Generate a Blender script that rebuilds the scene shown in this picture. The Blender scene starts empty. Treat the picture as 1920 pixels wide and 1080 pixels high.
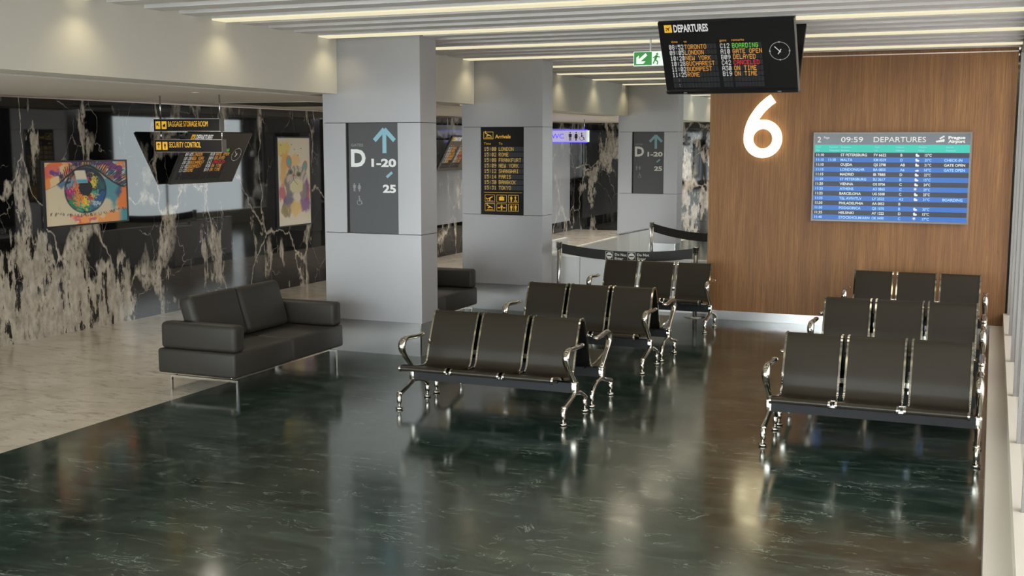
import bpy, bmesh, math, random
import numpy as np
from mathutils import Vector, Matrix
random.seed(7)
S = bpy.context.scene
C = S.collection
PI = math.pi

# ------------------------------------------------------------------ camera, world, exposure
cam_d = bpy.data.cameras.new('camera'); cam = bpy.data.objects.new('camera', cam_d); C.objects.link(cam)
cam_d.sensor_width = 36; cam_d.lens = 2160.8 * 36 / 1920; cam_d.clip_start = 0.05; cam_d.clip_end = 300
cam.location = (0, 0, 2.6)
cam.rotation_euler = (PI/2 - math.radians(7.1678), math.radians(-0.028), math.radians(22.5727))
S.camera = cam
W = bpy.data.worlds.new('overcast'); S.world = W; W.use_nodes = True
wn = W.node_tree.nodes['Background']
wn.inputs['Color'].default_value = (0.95, 0.965, 1.0, 1); wn.inputs['Strength'].default_value = 3.2
# overcast sky, with a brighter lobe added behind the camera for frontal light
_t = W.node_tree; _g = _t.nodes.new('ShaderNodeTexCoord'); _s = _t.nodes.new('ShaderNodeSeparateXYZ'); _t.links.new(_g.outputs['Generated'], _s.inputs[0])
_a = _t.nodes.new('ShaderNodeMath'); _a.operation = 'MULTIPLY_ADD'; _a.inputs[1].default_value = -.5; _a.inputs[2].default_value = .5; _t.links.new(_s.outputs['Y'], _a.inputs[0])
_p = _t.nodes.new('ShaderNodeMath'); _p.operation = 'POWER'; _p.inputs[1].default_value = 2.2; _t.links.new(_a.outputs[0], _p.inputs[0])
_h = _t.nodes.new('ShaderNodeMapRange'); _h.inputs[1].default_value = -.06; _h.inputs[2].default_value = .06; _h.inputs[3].default_value = .42; _h.inputs[4].default_value = 1.0; _t.links.new(_s.outputs['Z'], _h.inputs[0])
_q = _t.nodes.new('ShaderNodeMath'); _q.operation = 'MULTIPLY'; _t.links.new(_p.outputs[0], _q.inputs[0]); _t.links.new(_h.outputs[0], _q.inputs[1])
_m = _t.nodes.new('ShaderNodeMath'); _m.operation = 'MULTIPLY_ADD'; _m.inputs[1].default_value = 9.5; _m.inputs[2].default_value = 2.9; _t.links.new(_q.outputs[0], _m.inputs[0])
_t.links.new(_m.outputs[0], wn.inputs['Strength'])
S.view_settings.view_transform = 'Standard'; S.view_settings.look = 'None'
S.view_settings.exposure = 0.74; S.view_settings.gamma = 1.0; S.view_settings.use_curve_mapping = False

# ------------------------------------------------------------------ materials
def srgb(r, g, b):
    f = lambda c: (c/255/12.92) if c/255 <= .04045 else ((c/255+.055)/1.055)**2.4
    return (f(r), f(g), f(b), 1)
def mat(name, col, rough=.5, metal=0., spec=.5, coat=0., emis=None, es=0., trans=0., ior=1.45):
    m = bpy.data.materials.new(name); m.use_nodes = True
    b = m.node_tree.nodes['Principled BSDF']
    b.inputs['Base Color'].default_value = col; b.inputs['Roughness'].default_value = rough
    b.inputs['Metallic'].default_value = metal; b.inputs['Specular IOR Level'].default_value = spec
    b.inputs['Coat Weight'].default_value = coat; b.inputs['Coat Roughness'].default_value = .05
    b.inputs['IOR'].default_value = ior; b.inputs['Transmission Weight'].default_value = trans
    if emis: b.inputs['Emission Color'].default_value = emis; b.inputs['Emission Strength'].default_value = es
    return m
class NT:
    """small helper for node graphs"""
    def __init__(s, m): s.t = m.node_tree; s.b = s.t.nodes['Principled BSDF']; s.tc = s.n('ShaderNodeTexCoord')
    def n(s, typ, **kw):
        x = s.t.nodes.new(typ)
        for k, v in kw.items(): setattr(x, k, v)
        return x
    def l(s, a, b): s.t.links.new(a, b)
    def map(s, scale=(1,1,1), loc=(0,0,0), rot=(0,0,0)):
        x = s.n('ShaderNodeMapping'); x.inputs['Scale'].default_value = scale; x.inputs['Location'].default_value = loc
        x.inputs['Rotation'].default_value = rot; s.l(s.tc.outputs['Object'], x.inputs['Vector']); return x.outputs['Vector']
    def noise(s, v, scale, detail=4, rough=.5, dist=0.):
        x = s.n('ShaderNodeTexNoise'); s.l(v, x.inputs['Vector']); x.inputs['Scale'].default_value = scale
        x.inputs['Detail'].default_value = detail; x.inputs['Roughness'].default_value = rough; x.inputs['Distortion'].default_value = dist; return x
    def ramp(s, fac, stops, interp='LINEAR'):
        x = s.n('ShaderNodeValToRGB'); s.l(fac, x.inputs['Fac']); e = x.color_ramp.elements; x.color_ramp.interpolation = interp
        while len(e) < len(stops): e.new(.5)
        for q, (p, c) in zip(e, stops): q.position = p; q.color = c if len(c) == 4 else (*c, 1)
        return x.outputs['Color']
    def math(s, op, a, b=None, clamp=False):
        x = s.n('ShaderNodeMath', operation=op); x.use_clamp = clamp
        for i, q in enumerate((a, b)):
            if q is None: continue
            if isinstance(q, (int, float)): x.inputs[i].default_value = q
            else: s.l(q, x.inputs[i])
        return x.outputs[0]
    def mix(s, fac, a, b, blend='MIX'):
        x = s.n('ShaderNodeMix', data_type='RGBA', blend_type=blend)
        for sock, q in ((x.inputs['Factor'], fac), (x.inputs['A'], a), (x.inputs['B'], b)):
            if isinstance(q, (int, float)): sock.default_value = q
            elif isinstance(q, tuple): sock.default_value = q
            else: s.l(q, sock)
        return x.outputs['Result']
    def warp(s, v, scale, amt, detail=3):
        nz = s.noise(v, scale, detail); sub = s.n('ShaderNodeVectorMath', operation='SUBTRACT'); s.l(nz.outputs['Color'], sub.inputs[0]); sub.inputs[1].default_value = (.5,.5,.5)
        sc = s.n('ShaderNodeVectorMath', operation='SCALE'); s.l(sub.outputs[0], sc.inputs[0]); sc.inputs['Scale'].default_value = amt
        ad = s.n('ShaderNodeVectorMath', operation='ADD'); s.l(v, ad.inputs[0]); s.l(sc.outputs[0], ad.inputs[1]); return ad.outputs[0]
    def voro(s, v, scale):
        x = s.n('ShaderNodeTexVoronoi', feature='DISTANCE_TO_EDGE'); s.l(v, x.inputs['Vector']); x.inputs['Scale'].default_value = scale; return x.outputs['Distance']
    def bump(s, h, strength, dist=.01):
        x = s.n('ShaderNodeBump'); x.inputs['Strength'].default_value = strength; x.inputs['Distance'].default_value = dist; s.l(h, x.inputs['Height']); s.l(x.outputs[0], s.b.inputs['Normal'])

def m_marble(name, base, vein, patch=0.0, region=None):
    m = mat(name, base, rough=.03, spec=.8, ior=1.5); N = NT(m)
    v = N.map((1, 1, .55)); w = N.warp(v, 1.0, .75, 5); w2 = N.warp(N.warp(w, 4.0, .16, 5), 14.0, .035, 3)
    e1 = N.voro(w2, .85); e2 = N.voro(N.warp(N.warp(N.map((1,1,.7), (3.1,7.7,1.3)), 1.7, .6, 5), 9, .06, 4), 1.7)
    band = N.noise(v, 1.15, 4).outputs['Fac']                       # where veins swell
    vis = N.noise(N.map((1,1,.8), (5,2,8)), .9, 3).outputs['Fac']
    sw_ = N.math('MAXIMUM', N.math('SUBTRACT', band, .47), 0.0)
    th = N.math('ADD', N.math('MULTIPLY', N.math('MULTIPLY', sw_, sw_), 5.0), .009)
    l1 = N.math('SUBTRACT', 1.2, N.math('DIVIDE', e1, th), True)
    l1 = N.math('MULTIPLY', l1, N.ramp(vis, [(.30, (0,0,0)), (.38, (1,1,1))]))
    l2 = N.math('SUBTRACT', 1.0, N.math('DIVIDE', e2, .009), True)
    l2 = N.math('MULTIPLY', l2, N.ramp(band, [(.44, (0,0,0)), (.52, (1,1,1))]))
    brk = N.ramp(N.noise(N.map((6, 6, 3)), 3.0, 6, .7).outputs['Fac'], [(.38, (.3,.3,.3)), (.48, (1,1,1))])
    ln = N.math('MULTIPLY', N.math('MAXIMUM', l1, N.math('MULTIPLY', l2, .7)), brk)
    # large cloudy patches drawn out vertically
    vp = N.map((1.7, 1.7, .55)); pn = N.noise(N.warp(vp, 2.2, .35, 4), 1.15, 8, .62).outputs['Fac']
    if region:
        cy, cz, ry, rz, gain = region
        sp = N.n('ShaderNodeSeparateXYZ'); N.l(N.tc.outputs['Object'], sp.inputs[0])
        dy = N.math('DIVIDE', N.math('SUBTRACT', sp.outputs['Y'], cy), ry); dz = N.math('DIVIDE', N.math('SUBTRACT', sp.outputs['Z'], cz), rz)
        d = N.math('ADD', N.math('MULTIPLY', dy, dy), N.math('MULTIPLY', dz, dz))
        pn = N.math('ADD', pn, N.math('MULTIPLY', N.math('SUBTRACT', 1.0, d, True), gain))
    pr = N.ramp(pn, [(0, (0,0,0)), (.585-patch, (0,0,0)), (.62-patch, (1,1,1)), (1, (1,1,1))])
    gr = N.noise(N.warp(N.map((5.5, 5.5, 1.5)), 6, .25, 4), 1.25, 10, .68).outputs['Fac']
    pm = N.math('MULTIPLY', pr, N.ramp(gr, [(0, (0,0,0)), (.435, (.03,.03,.03)), (.465, (1,1,1)), (1, (1,1,1))]))
    f = N.math('MAXIMUM', ln, N.math('MULTIPLY', pm, .9), True)
    tone = N.mix(N.ramp(N.noise(N.map((1,1,.5)), 9, 8, .7).outputs['Fac'], [(.35,(0,0,0)),(.6,(1,1,1))]), tuple(c*.5 for c in vein[:3])+(1,), vein)
    N.l(N.mix(f, base, tone), N.b.inputs['Base Color'])
    return m
M = {}
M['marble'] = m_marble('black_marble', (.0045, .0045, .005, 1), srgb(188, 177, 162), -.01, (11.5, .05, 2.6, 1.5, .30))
M['marble_far'] = m_marble('black_marble_far', (.0045, .0045, .005, 1), srgb(178, 168, 154), .04)
M['marble_reflection'] = m_marble('painted_reflection_marble', srgb(150, 151, 155), srgb(196, 192, 188), .0)  # pale base stands in for reflected brightness on the wall
def m_green():
    m = mat('green_marble', (.01,.02,.016,1), rough=.13, spec=.7, ior=2.15); N = NT(m)
    v = N.map((1, 1, 1)); w = N.warp(v, .9, 1.1, 5)
    a = N.noise(w, 1.6, 8, .62).outputs['Fac']
    col = N.ramp(a, [(.25, (.005,.012,.009)), (.5, (.011,.024,.018)), (.72, (.024,.044,.034))])
    sv = N.warp(N.map((.55, 2.6, 1), rot=(0,0,-.45)), 1.3, .5, 4)
    st = N.noise(sv, 2.6, 9, .72, .6).outputs['Fac']
    col = N.mix(N.ramp(st, [(.50, (0,0,0)), (.72, (.75,.75,.75))]), col, (.065,.105,.082,1))
    def ridge(vec, sc, w, msc, lo, hi):
        n_ = N.noise(vec, sc, 7, .62, .8).outputs['Fac']
        rd = N.math('SUBTRACT', 1.0, N.math('DIVIDE', N.math('ABSOLUTE', N.math('SUBTRACT', n_, .5)), w), True)
        return N.math('MULTIPLY', rd, N.ramp(N.noise(N.map((1,1,1),(msc,3,1)), msc, 5, .6).outputs['Fac'], [(lo, (0,0,0)), (hi, (1,1,1))]))
    v1 = ridge(N.map((.5, 2.1, 1), rot=(0,0,-.5)), 1.5, .0065, 2.3, .46, .57)
    v2 = ridge(N.map((.8, 2.0, 1), (5,1,0), rot=(0,0,.35)), 2.6, .006, 3.1, .49, .60)
    v3 = ridge(N.map((1.1, 1.1, 1), (9,4,0)), 2.0, .006, 2.7, .55, .63)
    col = N.mix(N.math('MULTIPLY', N.math('MAXIMUM', v1, N.math('MAXIMUM', v2, v3)), .7), col, srgb(140, 152, 138))
    sp = N.n('ShaderNodeSeparateXYZ'); N.l(N.tc.outputs['Object'], sp.inputs[0])
    def seam(out, per, off):
        q = N.math('FRACT', N.math('DIVIDE', N.math('ADD', out, off), per)); q = N.math('ABSOLUTE', N.math('SUBTRACT', q, .5))
        return N.math('GREATER_THAN', q, .5-.0022/per)
    sm = N.math('MAXIMUM', seam(sp.outputs['X'], 1.2, 60.0), seam(sp.outputs['Y'], 1.2, 60.4))
    col = N.mix(N.math('MULTIPLY', sm, .5), col, (.05,.05,.03,1))
    N.l(col, N.b.inputs['Base Color'])
    N.l(N.ramp(N.noise(v, 3, 6).outputs['Fac'], [(.3, (.10,.10,.10)), (.7, (.17,.17,.17))]), N.b.inputs['Roughness'])
    return m
M['green'] = m_green()
def m_beige():
    m = mat('beige_marble', srgb(170,160,146), rough=.16, spec=.5); N = NT(m)
    a = N.noise(N.warp(N.map((1, 1, 1)), 1.2, .8, 5), 1.4, 8, .6).outputs['Fac']
    col = N.ramp(a, [(.3, srgb(182,170,153)), (.55, srgb(198,187,171)), (.8, srgb(210,202,190))])
    s_ = N.noise(N.warp(N.map((1.0, 3.0, 1), rot=(0,0,.25)), 3, .4, 5), 3.0, 10, .72, .8).outputs['Fac']
    col = N.mix(N.ramp(s_, [(.52, (0,0,0)), (.64, (.85,.85,.85))]), col, srgb(148,137,124))
    N.l(col, N.b.inputs['Base Color']); return m
M['beige'] = m_beige()
def m_wood():
    m = mat('oak_veneer', srgb(128,92,60), rough=.5, spec=.2); N = NT(m)
    a = N.noise(N.map((95, 95, 1.5)), 1.0, 8, .65).outputs['Fac']
    b_ = N.noise(N.map((4.5, 4.5, .35)), 1.0, 4, .5).outputs['Fac']
    col = N.ramp(a, [(.28, srgb(108,77,50)), (.46, srgb(128,93,61)), (.60, srgb(143,105,68)), (.78, srgb(166,124,80))])
    col = N.mix(N.ramp(b_, [(.35, (0,0,0)), (.7, (.55,.55,.55))]), col, srgb(98,70,54))
    f = N.noise(N.map((210, 210, 5)), 1.0, 3, .5).outputs['Fac']
    col = N.mix(N.ramp(f, [(.56, (0,0,0)), (.66, (.4,.4,.4))]), col, srgb(88,60,42))
    N.l(col, N.b.inputs['Base Color']); N.bump(a, .25, .003); return m
M['wood'] = m_wood()
def m_brushed(name, col, rough, metal, var=.12, sc=(3,3,60)):
    m = mat(name, col, rough, metal); N = NT(m)
    a = N.noise(N.map(sc), 1.0, 5, .6).outputs['Fac']
    N.l(N.ramp(a, [(.3, (rough-var*.5,)*3), (.7, (rough+var*.5,)*3)]), N.b.inputs['Roughness'])
    c = N.noise(N.map((.8,.8,.8)), 1.0, 3).outputs['Fac']
    N.l(N.mix(c, tuple(q*.93 for q in col[:3])+(1,), tuple(min(1,q*1.05) for q in col[:3])+(1,)), N.b.inputs['Base Color'])
    return m
M['clad'] = m_brushed('aluminium_cladding', srgb(163,162,164), .34, .35)
M['steel'] = m_brushed('brushed_steel', srgb(176,176,176), .24, 1.0, .1)
M['guard'] = mat('satin_guard_steel', srgb(226,226,226), .34, .2)
M['plinth_steel'] = m_brushed('plinth_steel', srgb(178,178,178), .22, .65, .06)
M['soffit'] = mat('soffit_paint', srgb(192,187,175), .7)
M['slat'] = mat('slat_paint', srgb(200,195,191), .6)
M['ceil_back'] = mat('ceiling_void_paint', srgb(96,92,86), .8)
M['pass_ceil'] = mat('passage_ceiling_paint', srgb(214,208,198), .6)
M['groove'] = mat('dark_groove', srgb(28,24,22), .4)
M['brass'] = mat('pale_metal_profile', srgb(190,170,158), .3, .6)
M['strip'] = mat('strip_diffuser', (.16,.15,.11,1), .6, emis=(1.0,.90,.60,1), es=.48)
M['ledge'] = mat('ledge_stone', srgb(214,208,196), .32)
M['frame_w'] = mat('mullion_paint', srgb(118,115,112), .4)
def m_glass(name='window_glass', tint=(.9,.94,.93,1)):
    m = bpy.data.materials.new(name); m.use_nodes = True; t = m.node_tree; t.nodes.clear()
    o = t.nodes.new('ShaderNodeOutputMaterial'); mx = t.nodes.new('ShaderNodeMixShader'); g = t.nodes.new('ShaderNodeBsdfGlossy'); tr = t.nodes.new('ShaderNodeBsdfTransparent'); f = t.nodes.new('ShaderNodeLayerWeight'); pw = t.nodes.new('ShaderNodeMath'); pw.operation = 'POWER'; pw.inputs[1].default_value = 5; ml = t.nodes.new('ShaderNodeMath'); ml.operation = 'MULTIPLY_ADD'; ml.inputs[1].default_value = .96; ml.inputs[2].default_value = .04
    g.inputs['Roughness'].default_value = .01; tr.inputs['Color'].default_value = tint; f.inputs['Blend'].default_value = .5
    t.links.new(f.outputs['Facing'], pw.inputs[0]); t.links.new(pw.outputs[0], ml.inputs[0]); t.links.new(ml.outputs[0], mx.inputs[0]); t.links.new(tr.outputs[0], mx.inputs[1]); t.links.new(g.outputs[0], mx.inputs[2]); t.links.new(mx.outputs[0], o.inputs[0]); return m
M['glass'] = m_glass(); M['tint'] = m_glass('tinted_glass', (.56,.55,.53,1))
M['chrome'] = mat('polished_chrome', (.56,.535,.475,1), .09, 1.0)
M['black'] = mat('black_satin', (.005,.005,.005,1), .5, spec=.2)
M['beam'] = mat('beam_black', (.012,.012,.014,1), .45, spec=.2)
def m_leather(name, col, rough):
    m = mat(name, col, rough, spec=.35); N = NT(m)
    a = N.noise(N.map((1,1,1)), 55, 3, .6).outputs['Fac']; N.bump(a, .12, .002); return m
M['leather'] = m_leather('brown_black_leather', srgb(38,33,25), .37)
M['sofa'] = m_leather('charcoal_leather', srgb(42,39,34), .55)
M['board'] = mat('board_black', (.010,.010,.010,1), .22)
M['cell'] = mat('flap_cell', (.017,.017,.020,1), .5)
M['cell_grey'] = mat('flap_cell_grey', srgb(52,53,62), .5)
M['white_led'] = mat('white_led', (.2,.2,.2,1), .5, emis=(1,.98,.95,1), es=.27)
M['amber_led'] = mat('amber_led', (.12,.06,.01,1), .5, emis=(1,.44,.07,1), es=.34)
M['green_led'] = mat('green_led', (.02,.1,.01,1), .5, emis=(.22,.9,.10,1), es=.32)
M['red_led'] = mat('red_led', (.12,.01,.01,1), .5, emis=(1,.03,.06,1), es=.32)
M['yellow'] = mat('sign_yellow', srgb(214,166,52), .5, emis=srgb(230,176,50), es=.18)
M['yellow_flap'] = mat('flap_yellow', srgb(204,170,72), .5, emis=srgb(220,184,80), es=.14)
M['sign_grey'] = mat('gate_sign_grey', srgb(72,72,74), .38)
M['sign_white'] = mat('sign_white', srgb(222,222,222), .5)
M['sign_lgrey'] = mat('sign_light_grey', srgb(140,140,142), .5)
M['sign_cyan'] = mat('sign_pale_blue', srgb(132,178,194), .5)
M['sign_black'] = mat('sign_black', (.010,.009,.009,1), .4, spec=.2)
M['sign_edge'] = mat('sign_edge_grey', srgb(120,116,112), .4, .3)
M['exit_green'] = mat('exit_green', srgb(40,130,50), .4, emis=srgb(40,140,50), es=.25)
M['exit_white'] = mat('exit_white', srgb(220,230,220), .4, emis=srgb(220,235,220), es=.35)
M['wc_panel'] = mat('wc_panel', srgb(190,186,205), .4, emis=srgb(180,176,205), es=.35)
M['wc_blue'] = mat('wc_blue_glow', srgb(60,50,220), .4, emis=srgb(92,70,255), es=.8)
M['six'] = mat('number_diffuser', (.6,.55,.45,1), .5, emis=(1,.86,.50,1), es=1.6)
M['b_hdr'] = mat('screen_navy', srgb(22,27,39), .2, emis=srgb(38,46,66), es=.15)
M['b_teal'] = mat('screen_teal', srgb(27,111,100), .3, spec=.25, emis=srgb(46,186,168), es=.45)
M['b_blue'] = mat('screen_blue', srgb(27,62,110), .3, spec=.25, emis=srgb(44,104,190), es=.42)
M['b_dark'] = mat('screen_dark', srgb(27,28,36), .3, spec=.25, emis=srgb(46,48,60), es=.4)
M['b_txt'] = mat('screen_text', srgb(128,128,123), .3, emis=srgb(214,214,206), es=.42)
M['b_txt2'] = mat('screen_text_blue', srgb(90,120,141), .3, emis=srgb(150,200,236), es=.45)
M['b_frame'] = mat('screen_frame', srgb(86,80,76), .3, .5)
M['rail_white'] = mat('rail_white', srgb(250,250,248), .4)
M['pictureframe'] = mat('picture_frame', srgb(34,32,32), .3)
M['darkwall'] = mat('dark_wall', (.006,.006,.007,1), .3)
M['blocker'] = mat('sky_blocker_brown', srgb(96,80,66), .8)
M['backwall'] = mat('plaster', srgb(196,194,190), .7)
M['belt'] = mat('belt_webbing', (.012,.011,.010,1), .6)
M['belt_grey'] = mat('belt_print_grey', srgb(196,194,186), .6)

# ------------------------------------------------------------------ mesh helpers
class MB:
    def __init__(s): s.v = []; s.f = []; s.sm = []
    def add(s, vs, fs, smooth=False):
        o = len(s.v); s.v += [tuple(p) for p in vs]; s.f += [tuple(i+o for i in f) for f in fs]; s.sm += [smooth]*len(fs)
    def box(s, x0, x1, y0, y1, z0, z1, M_=None):
        vs = [(x0,y0,z0),(x1,y0,z0),(x1,y1,z0),(x0,y1,z0),(x0,y0,z1),(x1,y0,z1),(x1,y1,z1),(x0,y1,z1)]
        if M_ is not None: vs = [M_ @ Vector(p) for p in vs]
        s.add(vs, [(0,3,2,1),(4,5,6,7),(0,1,5,4),(1,2,6,5),(2,3,7,6),(3,0,4,7)])
    def rbox(s, x0, x1, y0, y1, z0, z1, r, seg=3, M_=None, puff=0.):
        bm = bmesh.new(); bmesh.ops.create_cube(bm, size=1)
        for v in bm.verts: v.co = Vector(((x0+x1)/2+v.co.x*(x1-x0), (y0+y1)/2+v.co.y*(y1-y0), (z0+z1)/2+v.co.z*(z1-z0)))
        bmesh.ops.bevel(bm, geom=bm.edges[:]+bm.verts[:], offset=r, segments=seg, profile=.5, affect='EDGES')
        bm.verts.ensure_lookup_table()
        vs = [v.co.copy() for v in bm.verts]
        if M_ is not None: vs = [M_ @ p for p in vs]
        s.add(vs, [[v.index for v in f.verts] for f in bm.faces], True); bm.free()
    def tube(s, pts, r, seg=10, caps=True, flat=None):
        pts = [Vector(p) for p in pts]; n = len(pts); rs = r if isinstance(r, (list, tuple)) else [r]*n
        vs = []; prev = None
        for i, p in enumerate(pts):
            t = (pts[min(i+1,n-1)]-pts[max(i-1,0)]).normalized()
            if prev is None:
                a = Vector((1,0,0)) if abs(t.x) < .9 else Vector((0,0,1)); u = (a-t*a.dot(t)).normalized()
            else: u = (prev-t*prev.dot(t)).normalized()
            prev = u; w = t.cross(u)
            for k in range(seg):
                q = 2*PI*k/seg; e = flat or 1
                vs.append(p+u*math.cos(q)*rs[i]*e+w*math.sin(q)*rs[i])
        fs = [(i*seg+k, i*seg+(k+1)%seg, (i+1)*seg+(k+1)%seg, (i+1)*seg+k) for i in range(n-1) for k in range(seg)]
        if caps: fs += [tuple(range(seg))[::-1], tuple(range((n-1)*seg, n*seg))]
        s.add(vs, fs, True)
    def lathe(s, x, y, prof, seg=16):
        vs = []; n = len(prof)
        for r, z in prof:
            for k in range(seg): q = 2*PI*k/seg; vs.append((x+r*math.cos(q), y+r*math.sin(q), z))
        fs = [(i*seg+k, i*seg+(k+1)%seg, (i+1)*seg+(k+1)%seg, (i+1)*seg+k) for i in range(n-1) for k in range(seg)]
        fs += [tuple(range(seg))[::-1], tuple(range((n-1)*seg, n*seg))]
        s.add(vs, fs, True)
    def ball(s, c, r, seg=12, sc=(1,1,1)):
        n = 7; vs = []
        for i in range(1, n):
            a = PI*i/n
            for k in range(seg): q = 2*PI*k/seg; vs.append((c[0]+r*sc[0]*math.sin(a)*math.cos(q), c[1]+r*sc[1]*math.sin(a)*math.sin(q), c[2]+r*sc[2]*math.cos(a)))
        m = len(vs); vs += [(c[0],c[1],c[2]+r*sc[2]), (c[0],c[1],c[2]-r*sc[2])]
        fs = [(i*seg+k, (i+1)*seg+k, (i+1)*seg+(k+1)%seg, i*seg+(k+1)%seg) for i in range(n-2) for k in range(seg)]
        fs += [(m, k, (k+1)%seg) for k in range(seg)] + [(m+1, (n-2)*seg+(k+1)%seg, (n-2)*seg+k) for k in range(seg)]
        s.add(vs, fs, True)
    def build(s, name, m, parent=None, loc=None):
        me = bpy.data.meshes.new(name); me.from_pydata(s.v, [], s.f); me.polygons.foreach_set('use_smooth', s.sm); me.update()
        for q in (m if isinstance(m, list) else [m]): me.materials.append(q)
        o = bpy.data.objects.new(name, me); C.objects.link(o)
        if parent: o.parent = parent
        if loc: o.location = loc
        if any(s.sm) and not all(s.sm):
            pass
        return o
def cr(pts, n=6):
    """Catmull-Rom through 2D/3D points"""
    P = [Vector(p) for p in pts]; P = [P[0]*2-P[1]] + P + [P[-1]*2-P[-2]]; out = []
    for i in range(1, len(P)-2):
        for k in range(n):
            t = k/n; a, b, c, d = P[i-1:i+3]
            out.append(.5*((2*b)+(c-a)*t+(2*a-5*b+4*c-d)*t*t+(3*b-a-3*c+d)*t**3))
    out.append(P[-2]); return out
def thing(name, label, cat, loc=(0,0,0), rz=0, group=None):
    o = bpy.data.objects.new(name, None); C.objects.link(o); o.location = loc; o.rotation_euler = (0,0,rz); o.empty_display_size = .1
    return tag(o, label, cat, group)
def tag(o, label, cat, group=None):
    o['label'] = label; o['category'] = cat
    if group: o['group'] = group
    return o
def struct(o): o['kind'] = 'structure'; return o
def sbox(name, m, *b):
    q = MB(); q.box(*b); return struct(q.build(name, m))
def dup(root, loc, rz=0, label=None):
    def cp(o, par):
        c = o.copy(); C.objects.link(c)
        if par: c.parent = par
        for ch in o.children: cp(ch, c)
        return c
    r = cp(root, None); r.location = loc; r.rotation_euler = (0,0,rz)
    if label: r['label'] = label
    return r

# ---- flat drawing on a plane: lettering, pictograms
_tc = {}
def text_mesh(s, bold=0.):
    k = (s, bold)
    if k not in _tc:
        cu = bpy.data.curves.new('t', 'FONT'); cu.body = s; cu.size = 1; cu.offset = bold; cu.resolution_u = 3
        o = bpy.data.objects.new('t', cu); C.objects.link(o)
        dg = bpy.context.evaluated_depsgraph_get(); me = o.evaluated_get(dg).to_mesh()
        v = [(p.co.x, p.co.y) for p in me.vertices]; f = [tuple(p.vertices) for p in me.polygons]
        o.evaluated_get(dg).to_mesh_clear(); bpy.data.objects.remove(o); bpy.data.curves.remove(cu)
        xs = [p[0] for p in v] or [0]; _tc[k] = (v, f, min(xs), max(xs))
    return _tc[k]
DOT = {'A':'0E11111F111111','B':'1E11111E11111E','C':'0E11101010110E','D':'1E11111111111E','E':'1F10101E10101F','F':'1F10101E101010','G':'0E11101713110E','H':'1111111F111111','I':'0E04040404040E','J':'0702020202120C','K':'11121418141211','L':'1010101010101F','M':'111B1515111111','N':'11191915131311','O':'0E11111111110E','P':'1E11111E101010','R':'1E11111E141211','S':'0F10100E01011E','T':'1F040404040404','U':'1111111111110E','V':'1111111111110A04'[:14],'W':'1111111515151B','Y':'11110A04040404','0':'0E13151515190E','1':'040C040404040E','2':'0E11010204081F','3':'1F02040201110E','4':'02060A121F0202','5':'1F101E0101110E','6':'0608101E11110E','7':'1F010204080808','8':'0E11110E11110E','9':'0E11110F01020C',':':'00040400040400',' ':'0'*14}
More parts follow.
